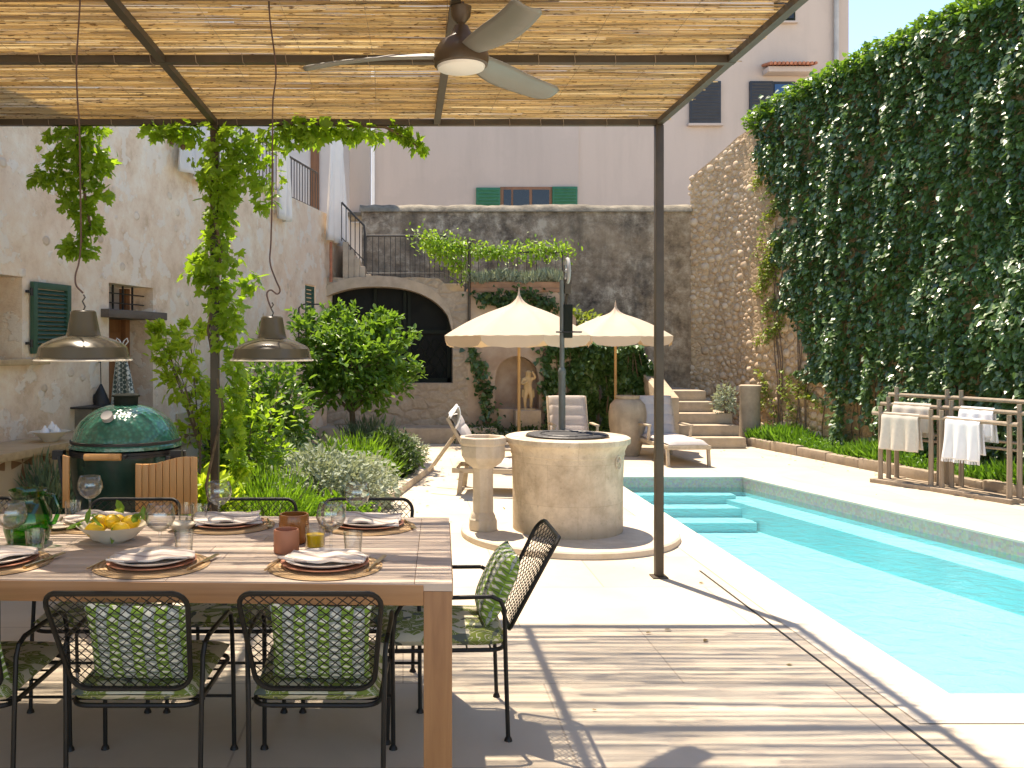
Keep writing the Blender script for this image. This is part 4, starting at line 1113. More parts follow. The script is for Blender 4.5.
def mk_tumbler():
    m = MB(); m.lathe([(0, 0), (.027, 0), (.029, .003), (.035, .085), (.0335, .085), (.0275, .012), (0, .010)], n=24)
    return tag(m.build('tumbler', M['glass'], smooth=True, local=True, ang=40), None, 'glass', 'clear water tumblers')
for px, Y, wh in ((12, 3.25, 'by the left edge before the green jug'), (160, 3.21, 'right of the lemon bowl on the near side'), (331, 3.23, 'beside the yellow juice glass'),
                  (90, 3.90, 'behind the lemon bowl, before the barbecue'), (219, 3.74, 'on the far side before the vine-wrapped post'), (357, 3.71, 'at the far right, before the silver bushes')):
    place('wine', mk_wine, at(px, Y), 'clear stemmed wine glass '+wh)
for px, Y, wh in ((35, 3.26, 'right of the leftmost wine glass'), (184, 3.24, 'right of the near wine glass by the lemon bowl'), (353, 3.22, 'at the near right, beside the juice glass'),
                  (73, 3.86, 'on the far side left of the barbecue wine glass'), (199, 3.77, 'on the far side between barbecue and post'), (338, 3.80, 'on the far side behind the juice glass'), (160+26, 3.80, 'on the far side, right of the lemon bowl')):
    place('tumbler', mk_tumbler, at(px, Y), 'clear water tumbler '+wh)
pot = [(0, 0), (.040, 0), (.046, .006), (.0465, .078), (.044, .085), (.039, .085), (.038, .012), (0, .010)]
lathed('candle_holder', pot, M['terra'], at(286.5, 3.27), 'matte pink terracotta candle holder, front one of the pair', 'candle holder')
lathed('candle_holder', [(r*1.24, z*1.28) for r, z in pot], M['amber'], at(294, 3.44), 'taller glossy amber candle holder behind the terracotta one', 'candle holder')
g_ = thing('juice_glass', 'low glass of yellow juice beside the candle holders', 'glass of juice', at(315, 3.32))
lathed('glass', [(0, 0), (.034, 0), (.036, .004), (.038, .085), (.0365, .085), (.0345, .012), (0, .011)], M['glass'], (0, 0, 0), parent=g_)
lathed('juice', [(0, .013), (.0335, .013), (.0352, .056), (0, .056)], M['juice'], (0, 0, 0), parent=g_)
m = MB(); m.lathe([(0, 0), (.05, 0), (.055, .004), (.085, .022), (.118, .052), (.134, .067), (.137, .068), (.130, .062), (.112, .046), (.08, .014), (0, .010)], n=48)
bl_ = m.build('fruit_bowl', M['ceramic'], smooth=True, local=True); bl_.location = at(113.5, 3.46); tag(bl_, 'shallow cream ceramic bowl full of lemons', 'bowl')
bx_, by_, bz_ = at(113.5, 3.46)
def mk_lemon():
    m = MB(); pr = []
    for k in range(17):
        t = k/16; a = PI*t; r = .029*math.sin(a)**.85; z = -math.cos(a)*.036
        if k in (1,): r *= .8
        if k in (15,): r = .009
        pr.append((max(0, r), z+(.006 if k == 16 else 0)))
    m.lathe(pr, n=20); return tag(m.build('lemon', M['lemon'], smooth=True, local=True, ang=180), None, 'lemon', 'lemons in the cream bowl')
for (dx, dy, dz, rx, ry, wh) in ((-.055, .02, .068, 1.3, .3, 'with leaves, left back'), (.0, -.02, .078, 1.2, -.5, 'on top in the middle'), (-.05, -.06, .055, 1.5, .9, 'low at the front left'),
                             (.06, .015, .068, 1.4, 1.2, 'right back'), (.045, -.06, .056, 1.55, -1.0, 'low at the front right'), (.0, .06, .062, 1.4, .2, 'at the back of the bowl')):
    o = place('lemon', mk_lemon, (bx_+dx, by_+dy, bz_+dz), 'yellow lemon in the cream bowl, '+wh); o.rotation_euler = (rx, ry, dx*30)
m = MB(); pt = [(-.09, -.03, .07), (-.10, .0, .085), (-.08, -.01, .095), (.03, .03, .10), (.02, .02, .105), (.09, .01, .09), (.10, .03, .10), (.10, -.02, .08), (.02, -.08, .07), (-.01, -.09, .072), (-.11, -.02, .07), (.11, .0, .1), (-.07, -.05, .08), (.12,.02,.07)]
pt = np.array(pt)+np.array([bx_, by_, bz_]); leaves(m, pt, rnd(len(pt), .6)+np.array([0, -.1, .35]), rnd(len(pt), .4)+np.array([0, -.6, .7]), .065, 'oval')
tag(m.build('lemon_leaves', M['citrus']), 'dark green lemon leaves tucked among the lemons', 'leaves')
jg = thing('water_jug', 'bulbous green glass jug at the left end of the table', 'jug', at(28, 3.42))
lathed('body', [(0, 0), (.055, 0), (.075, .012), (.088, .06), (.086, .11), (.066, .155), (.058, .175), (.07, .205), (.068, .206), (.055, .176), (.062, .155), (.081, .11), (.083, .06), (.07, .016), (0, .012)], M['greenglass'], (0, 0, 0), parent=jg)
m = MB(); m.tube([(.055, 0, .19), (.10, 0, .18), (.12, 0, .13), (.10, 0, .08), (.08, 0, .07)], [.008, .009, .009, .009, .007], 8); m.build('handle', M['greenglass'], jg, smooth=True, local=True)
lathed('bread_plate', [(0, 0), (.05, 0), (.078, .012), (.07, .011), (0, .006)], M['ceramic'], at(58, 3.66, TZ+.012), 'small cream side plate on a coaster left of the lemon bowl', 'plate')
lathed('coaster', [(0, 0), (.085, 0), (.085, .01), (0, .01)], M['palewood'], at(58, 3.66), 'round wooden coaster under the small side plate', 'coaster')
lathed('small_bowl', [(0, 0), (.03, 0), (.058, .03), (.053, .03), (0, .008)], M['ceramic'], at(182, 3.66), 'small cream bowl right of the lemon bowl', 'bowl')

# ------------------------------------------------------------ pendant lamps and fan
def lamp(label, cx, Y, dia, cordpts):
    s = dia/.35; z0 = H-14.5/F*Y
    r = thing('pendant_lamp', label, 'pendant lamp', (cx, Y, z0), group='olive enamel pendant lamps over the table')
    pr = [(.175, 0), (.177, .004), (.168, .012), (.160, .05), (.145, .064), (.105, .083), (.066, .094), (.063, .098), (.058, .118), (.046, .185), (.040, .19), (0, .192)]
    m = MB(); m.lathe([(a*s, b*s) for a, b in pr], n=48); m.build('lamp_shade', M['lamp'], r, smooth=True, local=True, ang=30)
    m = MB(); m.lathe([(a*s*.975, b*s*.96-.0005) for a, b in pr[:8]]+[(0, .09*s)], n=40); m.build('shade_lining', M['lampin'], r, smooth=True, local=True)
    m = MB(); m.lathe([(.176*s, -.002), (.180*s, .001), (.176*s, .005)], n=48); m.build('rim', M['lampin'], r, smooth=True, local=True)
    m = MB(); m.lathe([(0, .02), (.022, .024), (.030, .045), (.024, .07), (.015, .09), (0, .09)], n=16); m.build('bulb', M['opal'], r, smooth=True, local=True)
    m = MB(); m.tube([(0, 0, .19*s), (.006, 0, .205*s), (-.004, 0, .225*s), (.006, 0, .24*s), (0, 0, .25*s)], .003, 6); m.build('hook', M['steel'], r, smooth=True, local=True)
    m = MB(); pts = []
    for px, py in cordpts: q = P(px, py, Y); pts.append(q)
    pts.append((pts[-1][0], Y, PZ+.02))
    # smooth the cord
    pv = [Vector(p) for p in pts]; sm = []
    for i in range(len(pv)-1):
        a = pv[max(0, i-1)]; b = pv[i]; c = pv[i+1]; d = pv[min(len(pv)-1, i+2)]
        for k in range(5):
            t = k/5; sm.append(.5*((2*b)+(c-a)*t+(2*a-5*b+4*c-d)*t*t+(3*b-a-3*c+d)*t**3))
    sm.append(pv[-1]); m.tube(sm, .0035, 6); m.build('cord', M['cord'], r, smooth=True)
lamp('left of the two olive enamel pendant lamps, hanging in front of the brown door', (83.5-PX)/F*3.4, 3.4, .348, [(83, 293), (81, 291), (76, 285), (75.5, 275), (79, 262), (81, 240), (80.5, 200), (79.5, 130), (77.5, 100), (76.5, 65), (79, 20), (80, 0)])
lamp('right of the two olive enamel pendant lamps, hanging in front of the vine-wrapped post', (272-PX)/F*3.86, 3.86, .348, [(271, 308), (268, 300), (267, 293), (271, 290), (277, 294), (280, 290), (275, 278), (270, 262), (271, 240), (272, 200), (272.5, 130), (273, 100), (276, 70), (270, 20), (269, 0)])
fx, fy, fz = .245, 3.80, 2.66
fn = thing('ceiling_fan', 'bronze three-bladed ceiling fan with a round white light under the reed roof', 'ceiling fan', (fx, fy, fz))
m = MB(); m.lathe([(.0, .02), (.100, .02), (.113, .025), (.117, .05), (.112, .085), (.09, .12), (.05, .15), (.03, .19), (.0, .19)], n=40); m.build('motor_housing', M['fanhub'], fn, smooth=True, local=True)
m = MB(); m.lathe([(0, 0), (.07, .002), (.098, .010), (.102, .02), (.0, .022)], n=40); m.build('light', M['opal'], fn, smooth=True, local=True)
m = MB(); m.cyl((0, 0, .18), (0, 0, PZ-fz+.02), .014); m.lathe([(0, -.005), (.045, .0), (.04, -.04), (.016, -.07), (0, -.07)], (0, 0, PZ-fz), 20); m.build('downrod', M['fanhub'], fn, smooth=True, local=True)
for a in (46.6, 173, -73):
    m = MB(); ca, sa = math.cos(R(a)), math.sin(R(a))
    def bf(u, v, t):
        rr_ = .09+.58*u; wv = .055+.09*math.sin(min(1, u*1.7+.15)*PI/2)-.02*u
        if u > .93: wv *= 1-.25*((u-.93)/.07)**2
        c_ = (v-.5)*wv; tw = -R(26)*(1-u*.5); bow = .03*math.sin(u*PI)*.6
        x, y, z = rr_, c_*math.cos(tw)+.035*math.sin(u*PI), .07+c_*math.sin(tw)+bow*.3-.012*(1-(2*v-1)**2)+t-.03*u
        return (x*ca-y*sa, x*sa+y*ca, z)
    m.grid(lambda u, v: bf(u, v, 0), 26, 8); m.build('blade', M['fan'], fn, smooth=True, local=True, solid=.007, ang=60)
# ------------------------------------------------------------ well and basin
WX, WY = 1.305, 7.15
m = MB(); m.lathe([(0, 0), (.85, 0), (.853, .01), (.85, .042), (.838, .052), (0, .052)], (WX+.01, WY, .0), 96)
tag(m.build('round_plinth', M['plinth'], smooth=True, ang=30), 'low round stone plinth under the well and the basin', 'plinth')
wl = thing('stone_well', 'big round pale limestone well head with an iron grate', 'well', (WX, WY, .052))
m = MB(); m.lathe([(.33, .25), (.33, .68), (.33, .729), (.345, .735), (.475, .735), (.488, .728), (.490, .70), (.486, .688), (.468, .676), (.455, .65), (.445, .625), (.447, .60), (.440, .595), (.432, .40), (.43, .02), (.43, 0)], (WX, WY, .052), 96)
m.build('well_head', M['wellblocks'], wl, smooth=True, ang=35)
m = MB(); m.lathe([(0, .26), (.34, .26)], (WX, WY, .052), 32); m.build('water', M['dark'], wl)
m = MB(); g = .052+.742
m.tube([(WX+.315*math.cos(2*PI*k/40), WY+.315*math.sin(2*PI*k/40), g) for k in range(40)], .010, 6, closed=True)
for k in range(-7, 8):
    x = k*.042; L = math.sqrt(max(0, .31**2-x*x)); m.tube([(WX+x, WY-L, g), (WX+x, WY+L, g)], .0045, 5); m.tube([(WX-L, WY+x, g+.006), (WX+L, WY+x, g+.006)], .0045, 5)
m.tube([(WX+.21*math.cos(2*PI*k/30), WY+.21*math.sin(2*PI*k/30), g+.008) for k in range(30)], .008, 6, closed=True)
m.build('grate', M['black'], wl)
# small carved relief on the right of the rim
m = MB(); a = -.72; c = Vector((WX+.444*math.cos(a), WY+.444*math.sin(a), .052+.56)); nn = Vector((math.cos(a), math.sin(a), 0)); tt = Vector((-nn.y, nn.x, 0))
ring = [c+nn*.004+tt*(.038*math.cos(q))+Vector((0, 0, .05*math.sin(q))) for q in [2*PI*k/24 for k in range(24)]]
m.tube(ring, .005, 6, closed=True); m.tube([c+nn*.006-tt*.018, c+nn*.012+Vector((0, 0, .02)), c+nn*.006+tt*.018], .007, 6); m.build('carving', M['plinth'], wl, smooth=True)
# pump pole with pulley wheel
bx0 = (562-PX)/F*7.5; by0 = 7.5
pu = thing('well_pump', 'tall grey iron pole with a pulley wheel rising behind the well', 'pump', (bx0, by0, .052))
zt = H+(346-262)/F*by0
m = MB(); m.cyl((bx0, by0, .05), (bx0, by0, 1.28), .029, n=12); m.cyl((bx0, by0, 1.27), (bx0, by0, 2.05), .020, n=12); m.lathe([(.030, 0), (.035, .02), (.028, .05), (.020, .06)], (bx0, by0, 1.26), 12); m.build('pole', M['pump'], pu, smooth=True)
wc = Vector((bx0+.045, by0, H+(346-271)/F*by0))
m = MB(); m.tube([wc+Vector((0, .085*math.cos(q), .10*math.sin(q))) for q in [2*PI*k/28 for k in range(28)]], .014, 8, closed=True)
for k in range(4): q = PI*k/4; m.tube([wc+Vector((0, .08*math.cos(q), .095*math.sin(q))), wc-Vector((0, .08*math.cos(q), .095*math.sin(q)))], .006, 5)
m.cyl(wc-Vector((.03, 0, 0)), wc+Vector((.03, 0, 0)), .016); m.build('pulley_wheel', M['stonebase'], pu, smooth=True)
m = MB(); m.box(wc+Vector((0, .0, -.13)), (.05, .05, .12)); m.box(wc+Vector((-.028, 0, -.03)), (.008, .03, .16)); m.box(wc+Vector((.028, 0, -.03)), (.008, .03, .16)); m.tube([wc+Vector((-.0, 0, -.19)), wc+Vector((-.02, 0, -.3))], .012, 8); m.build('yoke', M['steel'], pu, bevel=.003)
m = MB(); zc = H+(346-320)/F*by0; m.prism([(bx0+.01, by0-.03), (bx0+.085, by0-.03), (bx0+.085, by0+.03), (bx0+.01, by0+.03)], zc-.15, zc+.13); m.build('housing', M['darkframe'], pu, bevel=.01)
m = MB(); zc = H+(346-332)/F*by0; m.tube([(bx0-.055, by0-.03, zc), (bx0+.155, by0-.03, zc)], .007, 6); m.tube([(bx0+.155, by0-.03, zc), (bx0+.155, by0+.05, zc)], .007, 6); m.build('handle_bar', M['black'], pu)
# basin on pedestal
BX, BYb = (483-PX)/F*7.1, 7.1
bs = thing('stone_basin', 'octagonal limestone basin on a slim pedestal beside the well', 'basin', (BX, BYb, .052))
m = MB(); m.lathe([(0, 0), (.112, 0), (.116, .01), (.114, .085), (.104, .095), (.100, .12), (.088, .14), (.085, .145), (.083, .46), (.088, .50)], (BX, BYb, .052), 8, a0=PI/8); m.build('pedestal', M['well'], bs, bevel=.004)
m = MB(); m.lathe([(.088, .49), (.10, .50), (.15, .535), (.178, .58), (.182, .66), (.178, .668), (.19, .685), (.192, .728), (.184, .735), (.155, .735), (.15, .72), (.12, .62), (0, .60)], (BX, BYb, .052), 8, a0=PI/8); m.build('bowl', M['well'], bs, bevel=.004)

# ------------------------------------------------------------ parasols
def parasol(label, X, Y, Rr, ze, zt_, val, a0):
    r = thing('parasol', label, 'parasol', (X, Y, 0), group='cream scalloped parasols')
    m = MB(); n = 8; hh = zt_-ze
    def zf(t): return ze+hh*(.72*(1-t**1.6)+.28*math.exp(-t*16))
    def cf(u, v):
        k = u*n; i = math.floor(k); f = k-i; rad = Rr*v*(math.cos(PI/n)/math.cos((f-.5)*2*PI/n))
        rad *= 1-.035*math.sin(f*PI)*v; a = a0+u*2*PI; return (X+rad*math.cos(a), Y+rad*math.sin(a), zf(v)-.055*math.sin(f*PI)*v*(1-v)*2-.004*math.sin(f*PI*7+v*5)*v)
    m.grid(cf, n*8, 24)
    m.build('canopy', M['canvas'], r, smooth=True, ang=60)
    m = MB()
    def vf(u, v):
        x, y, z = cf(u, 1.0); f = (u*n) % 1; d = val*(.62+.38*abs(math.sin(f*PI))**.5) if 0 < f < 1 else val*.45
        return (X+(x-X)*(1-.01*v), Y+(y-Y)*(1-.01*v), z-d*v)
    m.grid(vf, n*12, 2); m.build('valance', M['canvas'], r, smooth=True)
    m = MB(); m.cyl((X, Y, .02), (X, Y, ze+hh*.8), .019, n=12); m.build('pole', M['polewood'], r, smooth=True)
    m = MB()
    for k in range(n):
        a = a0+2*PI*k/n; m.tube([(X+.02*math.cos(a), Y+.02*math.sin(a), zf(.08)-.03), (X+Rr*.5*math.cos(a), Y+Rr*.5*math.sin(a), zf(.5)-.012), (X+Rr*.98*math.cos(a), Y+Rr*.98*math.sin(a), ze-.005)], .007, 5)
        m.tube([(X+.03*math.cos(a), Y+.03*math.sin(a), ze-.05), (X+Rr*.5*math.cos(a), Y+Rr*.5*math.sin(a), zf(.5)-.015)], .006, 5)
    m.build('ribs', M['polewood'], r)
    m = MB(); m.lathe([(0, .10), (.006, .06), (.016, .0), (.02, -.04)], (X, Y, zt_-.02), 10); m.build('finial', M['canvas'], r, smooth=True)
    m = MB(); m.lathe([(0, .05), (.03, .05), (.035, .045), (.22, .03), (.23, 0), (0, 0)], (X, Y, 0), 24); m.build('base', M['stonebase'], r, smooth=True)
parasol('larger cream scalloped parasol on the left, above the statue niche', (519-PX)/F*11.8, 11.8, 1.0, 1.63, 2.20, .15, R(10))
parasol('smaller cream scalloped parasol on the right, above the clay urn', (615.5-PX)/F*13.1, 13.1, .85, 1.635, 2.10, .14, R(10))

# ------------------------------------------------------------ loungers, urn
def lounger(label, X, Y, rz, back=R(62)):
    r = thing('sun_lounger', label, 'sun lounger', (X, Y, 0), rz, group='pale wooden sun loungers'); wd = M['loungerwood']
    L0, L1, w2, zs = -.65, .55, .26, .26
    m = MB()
    for s in (-1, 1): m.box((s*w2, (L0+L1)/2+.1, zs-.02), (.035, L1-L0+.2, .05))
    m.box((0, L0+.02, zs-.02), (2*w2, .035, .05)); m.box((0, L1+.18, zs-.02), (2*w2, .035, .05))
    for k in range(10): m.box((0, L0+.08+k*.115, zs), (2*w2, .06, .015))
    m.build('frame', wd, r, bevel=.005, local=True)
    for s in (-1, 1):
        for y, lean in ((L0+.06, -.12), (L1+.1, .12)): m = MB(); m.box((s*w2, y+lean*.12, (zs-.03)/2), (.035, .045, zs), rx=lean); m.build('leg', wd, r, bevel=.004, local=True)
        m = MB(); m.box((s*(w2+.02), .2, zs+.20), (.05, .42, .022)); m.box((s*(w2+.02), .03, zs+.09), (.03, .035, .21), rx=.2); m.build('armrest', wd, r, bevel=.004, local=True)
    m = MB(); ty = Matrix.Rotation(back, 3, 'X')
    def B(x, l, t): q = ty @ Vector((x, l, t)); return (q.x, q.y+.50, q.z+zs+.02)
    def bslab(m, x0, x1, l0, l1, t0, t1):
        vs = [B(x, l, t) for x in (x0, x1) for l in (l0, l1) for t in (t0, t1)]; m.add(vs, [(0,1,3,2),(4,6,7,5),(0,4,5,1),(2,3,7,6),(0,2,6,4),(1,5,7,3)])
    for s in (-1, 1): bslab(m, s*w2-.016, s*w2+.016, -.05, .57, -.03, .005)
    for k in range(5): bslab(m, -w2, w2, .02+k*.11, .07+k*.11, -.02, -.004)
    for s in (-1, 1): m.tube([B(s*.2, .4, -.02), (s*.2, 1.0, .22)], .014, 6)
    m.build('backrest', wd, r, bevel=.004, local=True)
    def pad(m, fn, n): m.grid(fn, 10, n)
    def ripple(t, k): return .012*abs(math.sin(t*k*PI))**.5
    m = MB(); vs = []
    def pf(u, v, top):
        e = (1-(2*u-1)**8)*(1-(2*v-1)**20); x = (u-.5)*.50; y = L0+.02+(1.10)*v; return (x, y, zs+.012+(.045*max(0, e)**.4+ripple(v, 4) if top else 0))
    m.grid(lambda u, v: pf(u, v, 1), 12, 48); m.grid(lambda u, v: pf(1-u, v, 0), 12, 48); m.build('seat_pad', M['cushgrey'], r, smooth=True, local=True, ang=180)
    m = MB()
    def qf(u, v, top):
        e = (1-(2*u-1)**8)*(1-(2*v-1)**20); return B((u-.5)*.50, .0+.57*v, .008+(.05*max(0, e)**.4+ripple(v, 4) if top else 0))
    m.grid(lambda u, v: qf(u, v, 1), 12, 48); m.grid(lambda u, v: qf(1-u, v, 0), 12, 48); m.build('back_pad', M['cushgrey'], r, smooth=True, local=True, ang=180)
    return r
lounger('sun lounger at the pool end with grey pads, right of the clay urn', 3.50, 11.78, R(4), R(68))
lounger('sun lounger half hidden behind the well, only its grey backrest showing', 2.26, 11.75, R(0), R(68))
lounger('sun lounger in profile behind the stone basin, backrest raised to the left', 1.28, 9.25, R(80), R(60))
def towel(label, fn, mat, nu=24, nv=30, group=None):
    m = MB(); m.grid(fn, nu, nv); tag(m.build('towel', mat, smooth=True, solid=.008), label, 'towel', group)
a = Vector((.62, 9.36, .86))
towel('rolled white towel over the top of the lounger behind the stone basin', lambda u, v: (.47+.10*math.sin(v*2.6)+.03*math.sin(u*9)*.3+.0*u, 8.98+.42*u, .88-.30*abs(v-.35)+.02*math.sin(u*8+v*3)), M['whitecloth'])
UX, UY = (627.5-PX)/F*12.35, 12.35
m = MB(); m.lathe([(0, 0), (.15, 0), (.16, .02), (.21, .20), (.25, .42), (.255, .58), (.235, .70), (.175, .765), (.15, .775), (.165, .80), (.165, .82), (.14, .82), (.13, .79), (0, .70)], (UX, UY, .0), 40)
tag(m.build('clay_urn', M['urn'], smooth=True, ang=50), 'large pale clay urn between the two loungers', 'urn')

# ------------------------------------------------------------ towel racks
def rack(A, Bp, label):
    A = Vector((*A, 0)); Bp = Vector((*Bp, 0)); d = (Bp-A); L = d.length; d.normalize(); n = Vector((-d.y, d.x, 0))
    r = thing('towel_rack', label, 'towel rack', A, group='driftwood towel racks by the ivy')
    m = MB(); 
    def slab(a0, a1, n0, n1, z0, z1):
        vs = [A+d*a+n*q+Vector((0, 0, z)) for a in (a0, a1) for q in (n0, n1) for z in (z0, z1)]; m.add(vs, [(0,1,3,2),(4,6,7,5),(0,4,5,1),(2,3,7,6),(0,2,6,4),(1,5,7,3)])
    slab(-.08, L+.06, -.07, .06, .0, .045)
    for k in range(3): slab(-.04+.02*k, L+.05, .085+.10*k, .16+.10*k, .0, .035)
    slab(-.05, .03, .06, .40, .0, .043); slab(L-.05, L+.03, .06, .40, .0, .043)
    m.build('base', M['greywood'], r, bevel=.006)
    out = []
    for k in range(3):
        off = .0+.14*k; zt = .80+.10*k
        for a_ in (0, L): 
            p = A+d*a_+n*off; m = MB(); m.tube([p+Vector((0, 0, .04)), p+Vector((.003, 0, zt*.5)), p+Vector((0, 0, zt+.04))], [.026, .024, .022], 9); m.build('post', M['greywoodz'], r, smooth=True)
        m = MB(); p = A+n*off; m.tube([p-d*.09+Vector((0, 0, zt-.04)), p+d*(L+.09)+Vector((0, 0, zt-.045))], .021, 9); m.build('rail', M['greywood'], r, smooth=True)
        if k: m = MB(); m.tube([p+Vector((0, 0, zt*.55)), p+d*L+Vector((0, 0, zt*.55))], .014, 8); m.build('rail', M['greywood'], r, smooth=True)
        out.append((p, zt-.04))
    return A, d, n, L, out
def hung(label, RK, k, a0, a1, df, db, mat, fringe=False):
    A, d, n, L, out = RK; p, z = out[k]
    m = MB()
    def fn(u, v):
        a_ = a0+(a1-a0)*u; tot = df+db; s = v*tot; w_ = .010*math.sin(u*14+v*2)+.008*math.sin(u*23)
        if s < df: f = df-s; q = -.028-.02*(f/df)*abs(math.sin(u*3+1)) -.045*(f/df)*math.sin(u*9+1)**2; zz = z+.022-f
        elif s < df+.0: q = 0; zz = z+.03
        else: f = s-df; q = .028+abs(w_)*(f/db)*1.5; zz = z+.022-f
        t = min(1, abs(s-df)/.05); q *= t; zz += .006*(1-t)
        return p+d*(a_+.012*math.sin(v*6+u)*(1 if u in (0,1) else .6))+n*q+Vector((0, 0, zz-z))+Vector((0, 0, z)) 
    m.grid(fn, 26, 44)
    if fringe:
        for i in range(40):
            q = fn(i/39, 0); m.tube([q, Vector(q)+Vector((random.uniform(-.006, .006), 0, -.03))], .002, 3)
    tag(m.build('towel', mat, smooth=True, solid=.006), label, 'towel', 'towels on the driftwood racks')
rk1 = rack((5.23, 9.86), (5.49, 9.36), 'left driftwood towel rack with beige towels in front of the ivy')
rk2 = rack((5.53, 9.24), (5.78, 8.58), 'right driftwood towel rack with white fringed towels in front of the ivy')
L1, L2 = rk1[3], rk2[3]
hung('beige linen towel on the front rail of the left rack', rk1, 0, .03, L1*.80, .40, .38, M['linen'])
hung('beige linen towel on the middle rail of the left rack', rk1, 1, .06, L1*.86, .30, .36, M['linen'])
hung('white fringed towel on the front rail of the right rack', rk2, 0, .06, L2*.62, .42, .36, M['whitecloth'], True)
hung('white fringed towel on the middle rail of the right rack', rk2, 1, .10, L2*.66, .28, .34, M['whitecloth'], True)

# ------------------------------------------------------------ barbecue
GX, GY = -1.60, 5.2
bq = thing('ceramic_barbecue', 'big green egg-shaped ceramic barbecue with wooden side shelves', 'barbecue', (GX, GY, 0))
E = .92
m = MB(); m.lathe([(.303, .0), (.313, .004), (.312, .02), (.303, .028), (.298, .05), (.282, .10), (.250, .15), (.205, .19), (.15, .222), (.10, .238), (.07, .243), (0, .243)], (GX, GY, E), 64); m.build('lid', M['egg'], bq, smooth=True, ang=40)
m = MB(); m.lathe([(0, -.50), (.16, -.50), (.20, -.46), (.255, -.36), (.292, -.22), (.303, -.10), (.303, -.035), (.296, -.03)], (GX, GY, E), 64); m.build('base', M['eggdark'], bq, smooth=True, ang=40)
m = MB()
for z in (-.028, -.012): m.lathe([(.300, z-.010), (.311, z-.009), (.311, z+.005), (.300, z+.006)], (GX, GY, E), 64)
m.lathe([(.300, .028), (.3075, .03), (.3075, .044), (.299, .046)], (GX, GY, E), 64)
m.build('steel_band', M['black'], bq, smooth=True, ang=30)
cp = m = MB(); m.lathe([(.066, .235), (.068, .285), (.078, .288), (.078, .297), (.05, .305), (0, .305)], (GX, GY, E), 32); m.build('chimney_cap', M['darkframe'], bq, smooth=True, ang=30)
dn = Vector((-.12, -.985, 0)).normalized(); dt = Vector((-dn.y, dn.x, 0))
tc = Vector((GX, GY, E))+dn*.232+Vector((0, 0, .18)); ax = (dn+Vector((0, 0, .95))).normalized()
m = MB(); m.cyl(tc, tc+ax*.03, .032, .032, 20); m.build('thermometer', M['stonebase'], bq, smooth=True, ang=30)
m = MB(); hc = Vector((GX-.015, GY, E-.018))+Vector((0, -.36, 0)); m.tube([hc-Vector((.098, 0, 0)), hc+Vector((.098, 0, 0))], .019, 10); hnd = m.build('handle', M['shelfwood'], bq, smooth=True)
for s in (-1, 1): m = MB(); m.tube([hc+Vector((s*.11, 0, 0)), Vector((GX-.015+s*.11, GY-.27, E-.02))], .009, 6); m.build('handle_bracket', M['black'], hnd)
m = MB()
for s in (-1, 1):
    m.tube([(GX+s*.22, GY-.22, .05), (GX+s*.24, GY-.24, .5), (GX+s*.30, GY-.22, E-.03)], .014, 6); m.tube([(GX+s*.22, GY+.22, .05), (GX+s*.24, GY+.24, .5), (GX+s*.28, GY+.22, E-.05)], .014, 6)
m.tube([(GX+.25*math.cos(2*PI*k/24), GY+.25*math.sin(2*PI*k/24), .38) for k in range(24)], .012, 6, closed=True); m.tube([(GX-.23, GY-.23, .1), (GX+.23, GY-.23, .1), (GX+.23, GY+.23, .1), (GX-.23, GY+.23, .1)], .012, 6, closed=True)
for s in (-1, 1): m.box((GX+s*.33, GY-.15, E-.03), (.06, .05, .05))
m.build('stand', M['black'], bq)
# folded-down side shelves, curved end
def shelf(px0, px1, ytl, ytr, yb, Y, n, nm='side_shelf'):
    m = MB(); x0 = (px0-PX)/F*Y; x1 = (px1-PX)/F*Y; w_ = (x1-x0)/n
    for k in range(n):
        a = k/n; b = (k+1)/n
        def ty(t): return ytl+(ytr-ytl)*t+2.0*math.sin(t*2*PI)
        za, zb_ = H-(ty(a)-PY)/F*Y, H-(ty(b)-PY)/F*Y; z0 = H-(yb-PY)/F*Y
        ka = max(0, (.5-a))*0; 
        u0, u1 = x0+w_*k+.0015, x0+w_*(k+1)-.0015
        vs = [(u0, Y, z0), (u1, Y, z0), (u1, Y, zb_), (u0, Y, za), (u0, Y+.02, z0), (u1, Y+.02, z0), (u1, Y+.02, zb_), (u0, Y+.02, za)]
        m.add(vs, [(0,1,2,3), (4,7,6,5), (0,4,5,1), (3,2,6,7), (0,3,7,4), (1,5,6,2)])
    return m
m = shelf(135, 197, 464, 457.5, 514, 4.84, 9); o = m.build(nm := 'side_shelf', M['shelfwood'], bq, bevel=.002)
m = MB()
for yy in (4.0, 46.0): z = H-(464+yy-PY)/F*4.84; m.box(((166-PX)/F*4.84, 4.872, z-.004), (.32, .02, .045))
m.build('batten', M['shelfwood'], o, bevel=.003)
m = shelf(62, 69, 455, 457, 508, 4.86, 1); m.build('side_shelf', M['shelfwood'], bq, bevel=.003)

